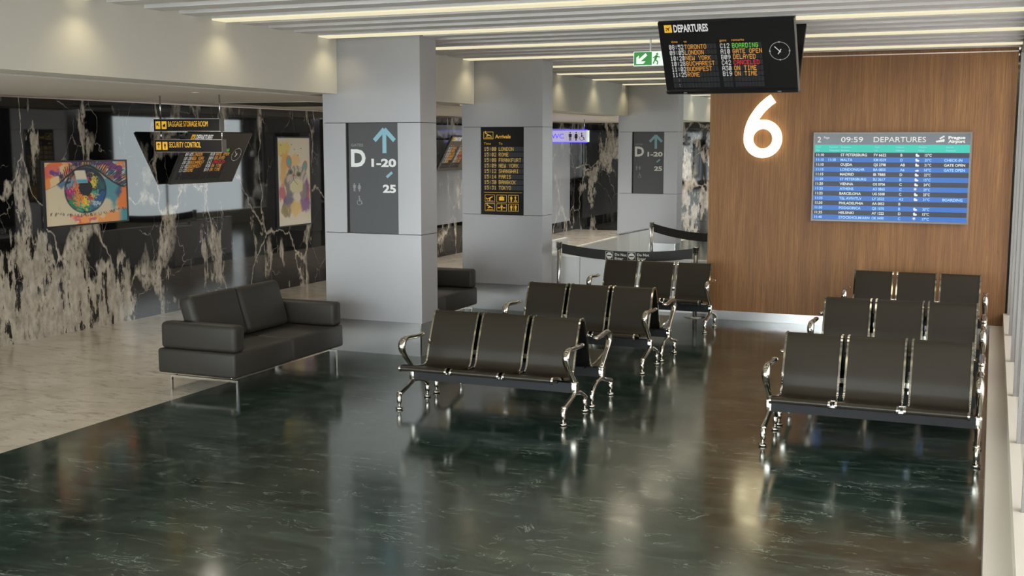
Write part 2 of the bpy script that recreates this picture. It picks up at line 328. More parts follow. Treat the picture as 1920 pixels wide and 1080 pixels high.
class Flat:
    """plane with origin o (top-left), unit right r, unit up u; coordinates x right, y DOWN, in metres"""
    def __init__(s, o, r, u, parent, lift=.0015):
        s.o, s.r, s.u = Vector(o), Vector(r).normalized(), Vector(u).normalized(); s.nrm = s.r.cross(s.u); s.p = parent; s.lift = lift; s.b = {}
    def P(s, x, y, k=1.): return s.o+s.r*x-s.u*y+s.nrm*s.lift*k
    def add(s, key, pts, faces=None, k=1.):
        mb = s.b.setdefault(key, MB()); mb.add([s.P(x, y, k) for x, y in pts], faces or [tuple(range(len(pts)))])
    def rect(s, key, x0, y0, x1, y1, k=1.): s.add(key, [(x0,y1),(x1,y1),(x1,y0),(x0,y0)], None, k)
    def frame(s, key, x0, y0, x1, y1, t, k=1.):
        s.rect(key,x0,y0,x1,y0+t,k); s.rect(key,x0,y1-t,x1,y1,k); s.rect(key,x0,y0+t,x0+t,y1-t,k); s.rect(key,x1-t,y0+t,x1,y1-t,k)
    def disc(s, key, x, y, rx, ry=None, k=1., seg=20): s.add(key, [(x+rx*math.cos(2*PI*i/seg), y-(ry or rx)*math.sin(2*PI*i/seg)) for i in range(seg)], None, k)
    def ring(s, key, x, y, r0, r1, a0=0, a1=2*PI, seg=28, k=1.):
        for i in range(seg):
            a, b = a0+(a1-a0)*i/seg, a0+(a1-a0)*(i+1)/seg
            s.add(key, [(x+r0*math.cos(a), y-r0*math.sin(a)), (x+r1*math.cos(a), y-r1*math.sin(a)), (x+r1*math.cos(b), y-r1*math.sin(b)), (x+r0*math.cos(b), y-r0*math.sin(b))], None, k)
    def line(s, key, x0, y0, x1, y1, w, k=1.):
        d = Vector((x1-x0, y1-y0)); d.normalize(); n = Vector((-d.y, d.x))*w/2
        s.add(key, [(x0+n.x,y0+n.y),(x0-n.x,y0-n.y),(x1-n.x,y1-n.y),(x1+n.x,y1+n.y)][::-1], None, k)
    def text(s, key, t, x, y, h, w=None, bold=0., k=1., right=False):
        """baseline-left at (x, y+h); cap height h; optional total width w"""
        v, f, x0, x1 = text_mesh(t, bold); sy = h/.72; sx = w/(x1-x0) if w else sy
        ox = x-(x1-x0)*sx if right else x
        s.add(key, [(ox+(a-x0)*sx, y+h-b*sy) for a, b in v], f, k)
    def dots(s, key, t, x, y, cw, ch, k=1., fill=.93):
        px, py = cw/6, ch/8.2
        for i, c in enumerate(t):
            g = DOT.get(c, '0'*14)
            for r_ in range(7):
                b = int(g[2*r_:2*r_+2], 16); q = 0
                while q < 5:
                    if b >> (4-q) & 1:
                        e = q
                        while e < 4 and b >> (3-e) & 1: e += 1
                        s.rect(key, x+i*cw+q*px, y+r_*py, x+i*cw+(e+1)*px*1.0-(1-fill)*px, y+(r_+fill+.12)*py, k); q = e+1
                    else: q += 1
    def man(s, key, x, y, h, k=1.):            # x centre, y top
        s.disc(key, x, y+h*.085, h*.085, k=k); s.rect(key, x-h*.13, y+h*.2, x+h*.13, y+h*.6, k); s.rect(key, x-h*.20, y+h*.2, x-h*.145, y+h*.56, k); s.rect(key, x+h*.145, y+h*.2, x+h*.20, y+h*.56, k)
        s.rect(key, x-h*.12, y+h*.6, x-h*.02, y+h, k); s.rect(key, x+h*.02, y+h*.6, x+h*.12, y+h, k)
    def woman(s, key, x, y, h, k=1.):
        s.disc(key, x, y+h*.085, h*.085, k=k); s.add(key, [(x-h*.2,y+h*.72),(x+h*.2,y+h*.72),(x+h*.08,y+h*.2),(x-h*.08,y+h*.2)], None, k)
        s.line(key, x-h*.1, y+h*.22, x-h*.24, y+h*.55, h*.05, k); s.line(key, x+h*.1, y+h*.22, x+h*.24, y+h*.55, h*.05, k)
        s.rect(key, x-h*.09, y+h*.72, x-h*.01, y+h, k); s.rect(key, x+h*.01, y+h*.72, x+h*.09, y+h, k)
    def wheelchair(s, key, x, y, h, k=1.):
        s.disc(key, x, y+h*.09, h*.085, k=k); s.rect(key, x-h*.06, y+h*.2, x+h*.06, y+h*.58, k); s.rect(key, x, y+h*.34, x+h*.22, y+h*.41, k)
        s.rect(key, x-h*.05, y+h*.52, x+h*.26, y+h*.6, k); s.line(key, x+h*.23, y+h*.55, x+h*.38, y+h*.9, h*.09, k)
        s.ring(key, x, y+h*.7, h*.24, h*.30, PI*.75, PI*1.95, k=k)
    def plane(s, key, x, y, r, ang, k=1.):
        ca, sa = math.cos(ang), math.sin(ang); T = lambda a, b: (x+r*(a*ca-b*sa), y-r*(a*sa+b*ca))
        for poly in ([(-1,-.11),(.8,-.11),(1,0),(.8,.11),(-1,.11)], [(-.15,.1),(.3,.1),(-.35,.85),(-.55,.85)], [(-.55,-.85),(-.35,-.85),(.3,-.1),(-.15,-.1)], [(-1,.1),(-.75,.1),(-.95,.4),(-1.1,.4)], [(-1.1,-.4),(-.95,-.4),(-.75,-.1),(-1,-.1)]):
            s.add(key, [T(a, b) for a, b in poly], None, k)
    def planeside(s, key, x, y, r, ang, k=1.):
        ca, sa = math.cos(ang), math.sin(ang); T = lambda a, b: (x+r*(a*ca-b*sa), y-r*(a*sa+b*ca))
        for poly in ([(-1,-.10),(.85,-.12),(1,0),(.85,.12),(-1,.12)], [(-.5,-.6),(-.2,-.62),(.25,-.05),(-.15,-.05)], [(-1.05,.1),(-.8,.1),(-1,.5),(-1.2,.5)]):
            s.add(key, [T(a, b) for a, b in poly], None, k)
    def arrow(s, key, x, y, L, w, ang, head, k=1.):
        """tip at (x,y), pointing along ang (0=right, pi/2=up), stroke arrow"""
        dx, dy = math.cos(ang), -math.sin(ang)
        s.line(key, x-dx*L, y-dy*L, x-dx*w*.75, y-dy*w*.75, w, k)
        for sg in (1, -1):
            a = ang+PI+sg*PI/4; ex, ey = x+math.cos(a)*head, y-math.sin(a)*head
            ox, oy = dx*w*.55, dy*w*.55
            s.line(key, x+ox*.0+sg*dy*w*.0, y+oy*.0, ex, ey, w, k*(1.15 if sg > 0 else 1.3))
    def flush(s, names):
        for key, mb in s.b.items(): mb.build(names.get(key, 'lettering'), M[key], s.p)

# ------------------------------------------------------------------ room shell
XM, XS, XW = -11.66, -7.477, .28
YB, YE = -1.6, 33.1
ZC, ZP = 3.86, 3.2
YW = 16.87
sbox('floor', M['green'], -7.62, .5, YB, YE, -.1, 0)
sbox('floor_passage', M['beige'], XM-.2, -7.62, YB, YE, -.1, 0)
sbox('wall_left', M['marble'], XM-.2, XM, YB, YE, 0, ZP+.06)
sbox('wall_far', M['marble_far'], XM, .5, YE, YE+.2, 0, 4.1)
b = MB()                                                     # solid outer wall pieces behind the timber wall
b.box(.28, .5, YW+.4, 24.9, 0, 4.1); b.box(-.75, -.5, 24.9, 25.5, 0, 4.1); b.box(-.5, .5, 24.9, 25.1, 0, 4.1)
struct(b.build('wall_right', M['darkwall']))
b = MB(); b.box(XM, .5, YB-.2, YB, 0, .4); b.box(XM, .5, YB-.2, YB, 3.5, 4.1); b.box(-7.6, -7.3, YB-.2, YB, .4, 3.5)
struct(b.build('wall_back', M['backwall']))
# timber wall
o = sbox('wall_timber', M['wood'], -3.870, .236, YW, YW+.4, .130, ZC)
sbox('baseboard_timber', M['plinth_steel'], -3.862, .054, YW-.008, YW+.39, 0, .130)
sbox('trim_1', M['brass'], -3.872, .234, YW-.018, YW, 3.803, 3.818)
# pale slabs on the black wall that paint bright reflections into the colour
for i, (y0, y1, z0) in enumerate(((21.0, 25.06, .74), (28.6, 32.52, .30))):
    sbox('wall_reflection_%d' % (i+1), M['marble_reflection'], XM, XM+.012, y0, y1, z0, 3.01)

# slatted ceiling: void panel and plain slats in one object, light strips apart
PER, Y0 = 2.03, 12.11
b = MB(); b.box(XS, .5, YB, YE, ZC+.13, ZC+.2)
lights = []
k0 = math.ceil((YB+.3-Y0)/(PER/4)); k1 = math.floor((YE-.3-Y0)/(PER/4))
cols = [12.402, 16.46, 24.62]
for k in range(k0, k1+1):
    yc = Y0+k*PER/4
    x1 = .27
    if 16.03 < yc < 16.75: x1 = .27
    if k % 4 == 0: lights.append(yc); continue
    b.box(XS, x1, yc-.125, yc+.125, ZC, ZC+.13)
struct(b.build('ceiling', [M['slat']]))
bb = bpy.data.objects['ceiling'].data; bb.materials.append(M['ceil_back'])
for p in bb.polygons[:6]: p.material_index = 1
ordn = ['first','second','third','fourth','fifth','sixth','seventh','eighth','ninth','tenth','eleventh','twelfth','thirteenth','fourteenth','fifteenth','sixteenth','seventeenth','eighteenth','nineteenth']
vis = [y for y in lights if y > 7.5]
for y in lights:
    if y in vis:
        lab = 'warm linear light strip in the slatted ceiling, %s strip counting away from the camera' % ordn[vis.index(y)]
    else: lab = 'warm linear light strip in the slatted ceiling behind the camera'
    t = thing('strip_light', lab, 'ceiling light', ((XS+.27)/2, y, ZC), 0, 'linear ceiling light strips')
    L = (.27-XS)/2
    q = MB(); q.box(-L, L, -.125, .125, .004, .13); q.build('housing', M['slat'], t)
    q = MB(); q.box(-L+.004, L-.004, -.118, .118, -.012, .004); q.build('diffuser', M['strip'], t)
# soffit pieces over the passage edge
for i, (a, c) in enumerate(((YB, 12.40), (12.836, 16.458), (16.894, 24.618), (25.054, YE))):
    sbox('trim_%d' % (i+2), M['soffit'], -7.93, XS, a, c, ZP-.004, 4.1)
# passage ceiling with grooves and a grille
b = MB(); b.box(XM, -8.16, YB, YE, ZP, ZP+.1); struct(b.build('ceiling_passage', M['pass_ceil']))
b = MB(); b.box(-8.16, -7.93, YB, YE, ZP+.03, ZP+.1); struct(b.build('trim_6', M['groove']))
b = MB(); b.box(-8.07, -8.02, YB, YE, ZP+.005, ZP+.03); b.box(XM+.16, XM+.20, YB, YE, ZP-.004, ZP-.0005)
b.box(XM+.002, XM+.035, YB, YE, ZP-.02, ZP-.0005)
struct(b.build('trim_7', M['brass']))
b = MB(); b.box(XM+.06, XM+.15, YB, YE, ZP-.003, ZP-.0005); struct(b.build('trim_8', M['groove']))
g = thing('ceiling_grille', 'slotted air grille in the passage ceiling near the cat picture', 'vent', (-10.1, 15.5, ZP))
q = MB(); q.box(-.85, .85, -.9, .9, -.004, 0); q.build('plate', M['pass_ceil'], g)
q = MB()
for k in range(26): q.box(-.8, .8, -.86+k*.068, -.86+k*.068+.026, -.0075, -.004)
q.build('slots', M['groove'], g)

# window wall on the right: ledge, sill, mullions, glass
def window(name, x, y0, y1, zs, zt, mull, glass_x, gm='glass'):
    r = bpy.data.objects.new(name, None); C.objects.link(r); struct(r)
    q = MB(); q.box(x, x+.22, y0, y1, 0, zs); q.build('sill', M['ledge'], r)
    q = MB()
    for y in mull: q.box(x+.048, x+.076, y-.035, y+.035, zs, zt)
    q.box(x+.048, x+.076, y0, y1, zt-.08, zt)
    q.build('frame', M['frame_w'], r)
    q = MB(); q.box(glass_x, glass_x+.008, y0, y1, zs, zt); q.build('pane', M[gm], r)
    return r
window('window_1', .216, YB, YW, .305, ZC, [16.76-1.81*i for i in range(11)], .293, 'tint')
q = MB(); q.box(.054, .216, YB, YW-.009, 0, .132); struct(q.build('trim_9', M['ledge']))
q = MB(); q.box(.048, .054, YB, YW-.009, 0, .122); struct(q.build('baseboard_right', M['plinth_steel']))
q = MB(); q.box(.26, .5, YB, YE, ZC, 4.1); struct(q.build('trim_10', M['slat']))
window('window_2', -.55, 25.5, YE, .45, 3.42, [25.55, 28.0, 33.0], -.47)
sbox('wall_over_window', M['slat'], -.6, -.4, 25.5, YE, 3.42, 4.1)
sbox('wall_sky_blocker', M['blocker'], .6, 22, 17.3, 17.7, -4, 5.5)  # added outside to block bright sky seen through the right glazing
# unseen rear glazing, set close behind the camera and enlarged for frontal light
r = bpy.data.objects.new('window_3', None); C.objects.link(r); struct(r)
q = MB()
for i in range(5): q.box(-7.3+i*1.86-.04, -7.3+i*1.86+.04, YB-.15, YB-.05, .4, 3.5)
q.build('frame', M['frame_w'], r)
q = MB(); q.box(XM, -7.6, YB-.11, YB-.10, .4, 3.5); q.box(-7.3, .3, YB-.11, YB-.10, .4, 3.5); q.build('pane', M['glass'], r)

# ------------------------------------------------------------------ columns
def column(y, lab, label_z=(1.495, 2.845)):
    t = thing('column', lab, 'column', (-7.016, y, 0), 0, 'grey clad columns')
    q = MB(); q.box(-.655, .652, .022, .41, 0, .41); q.build('plinth', M['plinth_steel'], t)
    q = MB(); q.box(.640, .6545, .018, .030, 0, .41); q.build('corner_strip', M['chrome'], t)
    hw = .675; g_ = .004
    for z0, z1 in ((.41, 1.495), (1.495, 2.845), (2.845, 3.98)):
        q = MB()
        if z0 == 1.495:
            for x0, x1 in ((-hw+.022, -.354), (.368, hw)):
                q.box(x0, x1, 0, .43, z0+g_, z1-g_)
            q.box(-.354, .368, .03, .43, z0+g_, z1-g_)
        else: q.box(-hw+.022, hw, 0, .43, z0+g_, z1-(g_ if z1 < 3.9 else 0))
        q.build('cladding_panel', M['clad'], t)
    q = MB(); q.box(-hw, -hw+.018, .006, .43, .41, 3.98); q.build('edge_strip', M['clad'], t)
    q = MB(); q.box(-hw+.02, hw-.01, .036, .42, .415, 3.97); q.build('core', M['groove'], t)
    return t
cl = ['broad grey metal clad column nearest the camera, beside the left sofa', 'grey metal clad column carrying the black and yellow arrivals panel', 'farthest grey metal clad column, behind the barrier belts']
for y, l in zip(cols, cl): column(y, l)

# gate signs and arrivals panel set in the columns
SX0, SX1, SZ0, SZ1 = -.354, .368, 1.499, 2.841
def gate_sign(y, lab):
    t = thing('gate_sign', lab, 'sign', (-7.016, y, 0), 0, 'dark grey gate direction signs')
    q = MB(); q.box(SX0+.002, SX1-.002, .018, .030, SZ0, SZ1); q.build('panel', M['sign_grey'], t)
    F = Flat((SX0, .018, SZ1), (1,0,0), (0,0,1), t); w, h = SX1-SX0, SZ1-SZ0
    X = lambda u: u*w; Y = lambda v: v*h
    F.rect('sign_black', 0.002, 0.0, X(.045), h-.002, .5)
    F.arrow('sign_cyan', X(.735), Y(.055), Y(.215), X(.075), PI/2, X(.27))
    F.text('sign_lgrey', 'GATES', X(.09), Y(.185), Y(.026), X(.235), .01)
    F.text('sign_white', 'D', X(.085), Y(.235), Y(.155), X(.285), .035)
    F.text('sign_white', '1-20', X(.955), Y(.322), Y(.07), X(.475), .04, right=True)
    F.line('sign_cyan', X(.77), Y(.488), X(.875), Y(.443), X(.045))
    F.text('sign_white', '25', X(.945), Y(.555), Y(.07), X(.25), .04, right=True)
    F.man('sign_lgrey', X(.145), Y(.545), Y(.075)); F.woman('sign_lgrey', X(.24), Y(.545), Y(.075))
    F.wheelchair('sign_lgrey', X(.235), Y(.66), Y(.085))
    F.flush({'sign_cyan': 'arrow', 'sign_lgrey': 'pictogram', 'sign_white': 'lettering', 'sign_black': 'inner_edge'})
    return t
gate_sign(cols[0], 'tall dark grey gates D sign on the nearest column')
gate_sign(cols[2], 'tall dark grey gates D sign on the farthest column')
def arrivals(y):
    t = thing('arrivals_panel', 'black arrivals panel with yellow flap letters on the middle column', 'sign', (-7.016, y, 0))
    q = MB(); q.box(SX0+.002, SX1-.002, .015, .030, SZ0, SZ1); q.build('panel', M['sign_black'], t)
    F = Flat((SX0, .015, SZ1), (1,0,0), (0,0,1), t); w, h = SX1-SX0, SZ1-SZ0
    X = lambda u: u*w; Y = lambda v: v*h
    F.frame('yellow_flap', X(.06), Y(.05), X(.29), Y(.135), .008); F.planeside('yellow_flap', X(.175), Y(.085), X(.085), -.45, 1.2); F.rect('yellow_flap', X(.1), Y(.115), X(.26), Y(.121), 1.2)
    F.text('yellow', 'Arrivals', X(.33), Y(.083), Y(.042), X(.36), .02)
    F.text('yellow', 'Time', X(.07), Y(.172), Y(.026), X(.16)); F.text('yellow', 'To', X(.42), Y(.172), Y(.026), X(.08))
    for i, (a, c) in enumerate((('15:00','LONDON'),('15:02','ROME'),('15:08','FRANKFURT'),('15:09','NEW YORK'),('15:12','SHANGHAI'),('15:14','PARIS'),('15:30','BANGKOK'),('15:31','TOKYO'))):
        y0 = .222+i*.0635; cw = X(.0605)
        for j in range(5): F.rect('cell_grey', X(.07)+j*cw*.97, Y(y0), X(.07)+j*cw*.97+cw*.9, Y(y0+.052), .6)
        for j in range(10): F.rect('cell_grey', X(.41)+j*cw*.97, Y(y0), X(.41)+j*cw*.97+cw*.9, Y(y0+.052), .6)
        F.dots('yellow_flap', a, X(.075), Y(y0+.004), cw*.97, Y(.050)); F.dots('yellow_flap', c, X(.415), Y(y0+.004), cw*.97, Y(.050))
    F.rect('yellow_flap', X(.07), Y(.744), X(.96), Y(.748))
    for r_ in range(2):
        for c_ in range(3):
            x0, y0 = .09+c_*.275, .773+r_*.101
            F.frame('yellow_flap', X(x0), Y(y0), X(x0+.235), Y(y0+.088), .006)
            cx, cy = X(x0+.117), Y(y0+.044)
            if c_ == 0: F.planeside('yellow', cx, cy-Y(.006), X(.08), (.4 if r_ == 0 else -.45), 1.2); F.rect('yellow', X(x0+.04), Y(y0+.07), X(x0+.2), Y(y0+.075), 1.2)
            elif c_ == 1 and r_ == 0:
                F.rect('yellow', cx-X(.06), cy-Y(.02), cx+X(.06), cy+Y(.022), 1.2); F.frame('yellow', cx-X(.025), cy-Y(.030), cx+X(.025), cy-Y(.018), .004, 1.2)
            elif c_ == 1:
                F.man('yellow', cx, cy-Y(.034), Y(.066), 1.2); F.rect('yellow', cx-X(.09), cy-Y(.002), cx-X(.03), cy+Y(.01), 1.2); F.rect('yellow', cx+X(.03), cy-Y(.002), cx+X(.09), cy+Y(.01), 1.2)
            else:
                F.man('yellow', cx-X(.05), cy-Y(.032), Y(.066), 1.2)
                if r_: F.man('yellow', cx+X(.05), cy-Y(.032), Y(.066), 1.2); F.rect('yellow', cx-.002, cy-Y(.032), cx+.002, cy+Y(.034), 1.2)
                else: F.man('yellow', cx+X(.045), cy-Y(.034), Y(.05), 1.2); F.rect('yellow', cx+X(.01), cy+Y(.02), cx+X(.085), cy+Y(.03), 1.2)
    F.flush({'yellow_flap': 'flap_lettering', 'yellow': 'lettering', 'cell_grey': 'flap_cells'})
arrivals(cols[1])

# ------------------------------------------------------------------ departures flap boards
def flap_panel(parent, o, r, u, w, h, name='screen'):
    """one screen panel: o top-left of the face, r right, u up (in-plane)"""
    r, u = Vector(r).normalized(), Vector(u).normalized(); n = r.cross(u); o = Vector(o)
    Mx = Matrix(((r.x, u.x, n.x, o.x), (r.y, u.y, n.y, o.y), (r.z, u.z, n.z, o.z), (0,0,0,1)))
    q = MB(); q.box(0, w, -h, 0, -.045, 0, Mx); s = q.build(name, M['board'], parent)
    q = MB(); q.box(w, w+.012, -h, 0, -.05, .004, Mx); q.build('edge_profile', M['sign_edge'], s)
    return s
rows = [('08:52','TORONTO','C12','BOARDING','green_led'),('09:05','LONDON','A10','GATE OPEN','amber_led'),('10:20','NEW YORK','B09','DELAYED','amber_led'),('10:28','BUCHAREST','C42','CANCELED','red_led'),('11:02','BUDAPEST','A30','ON TIME','amber_led'),('11:25','ROME','B19','ON TIME','amber_led')]
def dep_content(parent, o, r, u, w, h):
    F = Flat(o, r, u, parent, .002); X = lambda a: a*w; Y = lambda a: a*h
    F.rect('yellow', X(.045), Y(.03), X(.102), Y(.135)); F.plane('sign_black', X(.0735), Y(.083), X(.021), .7, 1.6)
    F.text('white_led', 'DEPARTURES', X(.115), Y(.03), Y(.10), X(.26), .03)
    for tx, x0, ww in (('time', .085, .048), ('to', .18, .023), ('gate', .45, .052), ('remarks', .54, .092)): F.text('amber_led', tx, X(x0), Y(.243), Y(.034), X(ww))
    cw, ch = X(.0245), Y(.074)
    for i in range(8):
        y0 = .302+i*.0775
        for x0, n in ((.062, 5), (.178, 10), (.45, 3), (.538, 9)):
            for j in range(n): F.rect('cell', X(x0)+j*cw, Y(y0), X(x0)+j*cw+cw*.9, Y(y0+.068), .5)
        if i < 6:
            a, c, g_, rm, col = rows[i]
            F.dots('white_led', a, X(.063), Y(y0+.004), cw*.93, ch); F.dots('amber_led', c, X(.180), Y(y0+.004), cw, ch)
            F.dots('white_led', g_, X(.451), Y(y0+.004), cw, ch); F.dots(col, rm, X(.540), Y(y0+.004), cw, ch)
        else: F.rect('white_led', X(.108), Y(y0+.018), X(.1105), Y(y0+.026)); F.rect('white_led', X(.108), Y(y0+.042), X(.1105), Y(y0+.050))
    cx, cy, R = X(.885), Y(.43), X(.072)
    for k in range(60):
        a = 2*PI*k/60; b_ = k % 15 == 0; L = R*(.2 if b_ else .07)
        F.line('white_led', cx+math.cos(a)*(R-L*.5), cy-math.sin(a)*(R-L*.5), cx+math.cos(a)*(R+L*.4), cy-math.sin(a)*(R+L*.4), .006 if b_ else .0045)
    F.ring('sign_lgrey', cx, cy, R*.985, R*1.0, k=.8, seg=40)
    F.line('white_led', cx+.012, cy+.016, cx-R*.5, cy-R*.5, .008); F.line('white_led', cx+.015, cy-.02, cx-R*.18, cy+R*.36, .009, 1.2)
    F.flush({'yellow': 'icon', 'sign_black': 'plane_symbol', 'cell': 'flap_cells', 'sign_lgrey': 'clock_ring'})
t = thing('departures_board', 'black V-shaped departures board hanging from the slatted ceiling', 'departure board', (-2.6, 12.34, 3.13))
w_, dy_, dz_ = 1.395, .44, .71; hh = math.hypot(dy_, dz_)
o1 = (-.705, -dy_, dz_); u1 = (0, -dy_, dz_)
flap_panel(t, o1, (1,0,0), u1, w_, hh); dep_content(t, o1, (1,0,0), u1, w_, hh)
o2 = (.69, dy_, dz_); u2 = (0, dy_, dz_)
flap_panel(t, o2, (-1,0,0), u2, w_, hh, 'rear_screen')
q = MB(); q.box(-.70, .70, .0, .06, -.004, .03); q.build('base_profile', M['black'], t)
q = MB()
for x in (-.5, .5): q.box(x-.02, x+.02, -.02, .02, .0, .76)
q.build('hanger', M['board'], t)
def wall_board(y0, w, lab):
    t = thing('wall_departures_board', lab, 'departure board', (XM+.01, y0, 1.97), 0, 'leaning departures boards on the marble wall')
    dx, dz = .42, .78; h = math.hypot(dx, dz)
    o = (.10+dx, 0, dz); u = (dx, 0, dz)
    flap_panel(t, o, (0,1,0), u, w, h); dep_content(t, o, (0,1,0), u, w, h)
    q = MB(); q.box(0, .06, .1, w-.1, .02, .08); q.box(0, .42, .2, .24, .70, .74); q.box(0, .42, w-.24, w-.2, .70, .74); q.build('bracket', M['board'], t)
    return t
wall_board(14.22, 1.56, 'leaning black departures board on the marble wall behind the yellow lettered signs')
wall_board(23.35, 1.40, 'leaning black departures board on the marble wall seen between the first two columns')

# ------------------------------------------------------------------ large blue flight screen
t = thing('flight_information_screen', 'wide blue striped flight information screen on the timber wall', 'screen', (-2.348, YW, -.11375)); t.scale = (1.0437,)*3
w_, h_ = 1.955, 1.15
q = MB(); q.box(-.02, w_+.025, -.065, -.004, 1.55, 2.745); q.build('casing', M['b_frame'], t)
F = Flat((0, -.066, 2.724), (1,0,0), (0,0,1), t, .001); X = lambda a: a*w_; Y = lambda a: a*h_
F.rect('b_hdr', 0, 0, w_, Y(.125), .4); F.rect('b_teal', 0, Y(.125), w_, Y(.215), .4)
rh = (1-.215)/14
R = [('11:10','','ST PETERSBURG','FV 6622','B','c','15°C',''),('11:10','11:30','MALTA','KM 0539','D','c','25°C','CHECK-IN'),('11:10','','OUJDA','QS 2798','AB','c','21°C','GATE OPEN'),('11:15','','LONDON/LHR','BA 0855','A6','d','16°C','GATE OPEN'),('11:15','','MADRID','IB 7885','D','c','22°C',''),('11:20','','ST PETERSBURG','SU 3617','B','c','15°C',''),('11:20','','VIENNA','OS 0706','C','c','24°C',''),('11:25','','ATHENS','A3 0865','C','s','29°C',''),('11:25','','BARCELONA','UG 5508','C','c','25°C',''),('11:25','','TEL AVIV/TLV','LY 2522','A2','c','31°C','BOARDING'),('11:30','','PHILADELPHIA','AA 0053','B','','',''),('11:30','','PODGORICA','QS 1070','B','c','30°C',''),('11:35','','HELSINKI','AY 1222','D','c','15°C',''),('11:40','','STOCKHOLM/ARN','OK 0490','C','s','17°C','')]
F.text('b_txt', '2', X(.017), Y(.03), Y(.068)); F.text('b_txt', 'Page', X(.06), Y(.028), Y(.026))
F.text('b_txt', '09:59', X(.175), Y(.033), Y(.062), X(.145)); F.text('b_txt', 'DEPARTURES', X(.39), Y(.033), Y(.062), X(.335))
F.text('b_txt', 'Prague', X(.865), Y(.026), Y(.034), X(.105), .04); F.text('b_txt', 'Airport', X(.865), Y(.068), Y(.034), X(.105), .04)
for k in range(4): F.disc('b_txt', X(.795)+X(.013)*k, Y(.088)-Y(.004)*k, X(.008), Y(.011+.002*k)); 
for k in range(3): F.disc('b_txt', X(.815)+X(.010)*k, Y(.052)-Y(.010)*k, X(.006), Y(.010))
for x0, a, c in ((.012,'Time','Čas'),(.10,'Expected','Předpoklad'),(.178,'Destination','Destinace'),(.40,'Flight','Let'),(.535,'Check-in','Odbavení'),(.68,'Weather','Počasí'),(.855,'Remark','Poznámka')):
    F.text('b_txt2', a, X(x0), Y(.143), Y(.018)); F.text('b_txt2', c, X(x0), Y(.180), Y(.018))
for i, rw in enumerate(R):
    y0 = .215+i*rh; blue = i % 2 == 1
    F.rect('b_blue' if blue else 'b_dark', 0, Y(y0), w_, Y(y0+rh), .4)
    k = 'b_txt2' if blue else 'b_txt'; yt = y0+rh*.22; hh_ = Y(rh*.54); bo = .02
    F.text(k, rw[0], X(.014), Y(yt), hh_, X(.05), bo)
    if rw[1]: F.text(k, rw[1], X(.095), Y(yt), hh_, X(.05), bo)
    F.text(k, rw[2], X(.176), Y(yt), hh_, None, bo); F.text(k, rw[3], X(.395), Y(yt), hh_, X(.08), bo)
    F.text(k, rw[4], X(.567), Y(yt), hh_, None, bo)
    if rw[6]: F.text(k, rw[6], X(.722), Y(yt), hh_, X(.043), bo)
    if rw[7]: F.text(k, rw[7], X(.845), Y(yt), hh_, None, bo)
    cx, cy = X(.672), Y(y0+rh*.5)
    if rw[5]:
        if rw[5] != 'd': F.disc('b_txt', cx-.004, cy-.006, .014)
        if rw[5] == 's':
            for a in range(8): F.line('b_txt', cx-.004+math.cos(a*PI/4)*.017, cy-.006+math.sin(a*PI/4)*.017, cx-.004+math.cos(a*PI/4)*.024, cy-.006+math.sin(a*PI/4)*.024, .004)
        else: F.disc('b_txt', cx, cy+.010, .016, .010, 1.1); F.disc('b_txt', cx+.016, cy+.008, .015, .013, 1.2)
F.flush({'b_hdr': 'header_bar', 'b_teal': 'column_heading_bar', 'b_blue': 'blue_rows', 'b_dark': 'dark_rows', 'b_txt': 'lettering', 'b_txt2': 'pale_lettering'})

# ------------------------------------------------------------------ illuminated 6
t = thing('illuminated_number', 'glowing warm white number 6 on the timber wall', 'sign', (-3.084, YW, 2.663)); t.scale = (1.0437,)*3
# centreline of the stroke: bowl centre (0,0) radius r, tail up and to the right
rb, sw = .198, .128
pts = [];
bowl = [(rb*math.cos(a), rb*1.0*math.sin(a)) for a in [PI*.86-2*PI*i/40 for i in range(41)]]
def ribbon(pl, wd, closed=False):
    L, Rr = [], []; n = len(pl)
    for i in range(n):
        if closed: a, c = pl[(i-1) % n], pl[(i+1) % n]
        else: a, c = pl[max(i-1, 0)], pl[min(i+1, n-1)]
        d = Vector((c[0]-a[0], c[1]-a[1])).normalized(); nn = Vector((-d.y, d.x))*wd/2
        L.append((pl[i][0]+nn.x, pl[i][1]+nn.y)); Rr.append((pl[i][0]-nn.x, pl[i][1]-nn.y))
    return L, Rr
def solid_ribbon(mb, pl, wd, y0, y1, closed=False):
    L, Rr = ribbon(pl, wd, closed); n = len(pl); vs = []
    for (a, c), (d, e) in zip(L, Rr): vs += [(a, y0, c), (d, y0, e), (a, y1, c), (d, y1, e)]
    fs = []
    for i in range(n if closed else n-1):
        p_, q_ = 4*i, 4*((i+1) % n)
        fs += [(p_, q_, q_+1, p_+1), (p_+2, p_+3, q_+3, q_+2), (p_, p_+2, q_+2, q_), (p_+1, q_+1, q_+3, p_+3)]
    if not closed: fs += [(0,1,3,2), (4*n-4, 4*n-2, 4*n-1, 4*n-3)]
    mb.add(vs, fs)
ring_ = [(rb*math.cos(2*PI*i/48), rb*math.sin(2*PI*i/48)) for i in range(48)]
tail = [(p.x, p.y) for p in cr([(-.198,-.01,0), (-.186,.12,0), (-.135,.26,0), (-.045,.395,0), (.058,.495,0), (.128,.545,0)], 8)]
q = MB(); solid_ribbon(q, ring_, sw, -.075, -.03, True); q.build('bowl', M['six'], t, (0,0,0))
q = MB(); solid_ribbon(q, tail, sw, -.0755, -.0305); q.build('tail', M['six'], t, (0,0,0))
q = MB()
for x, z in ((-.19, -.04), (.19, -.04), (0, .42)): q.box(x-.01, x+.01, -.035, 0, z-.01, z+.01)
q.build('standoff', M['steel'], t)

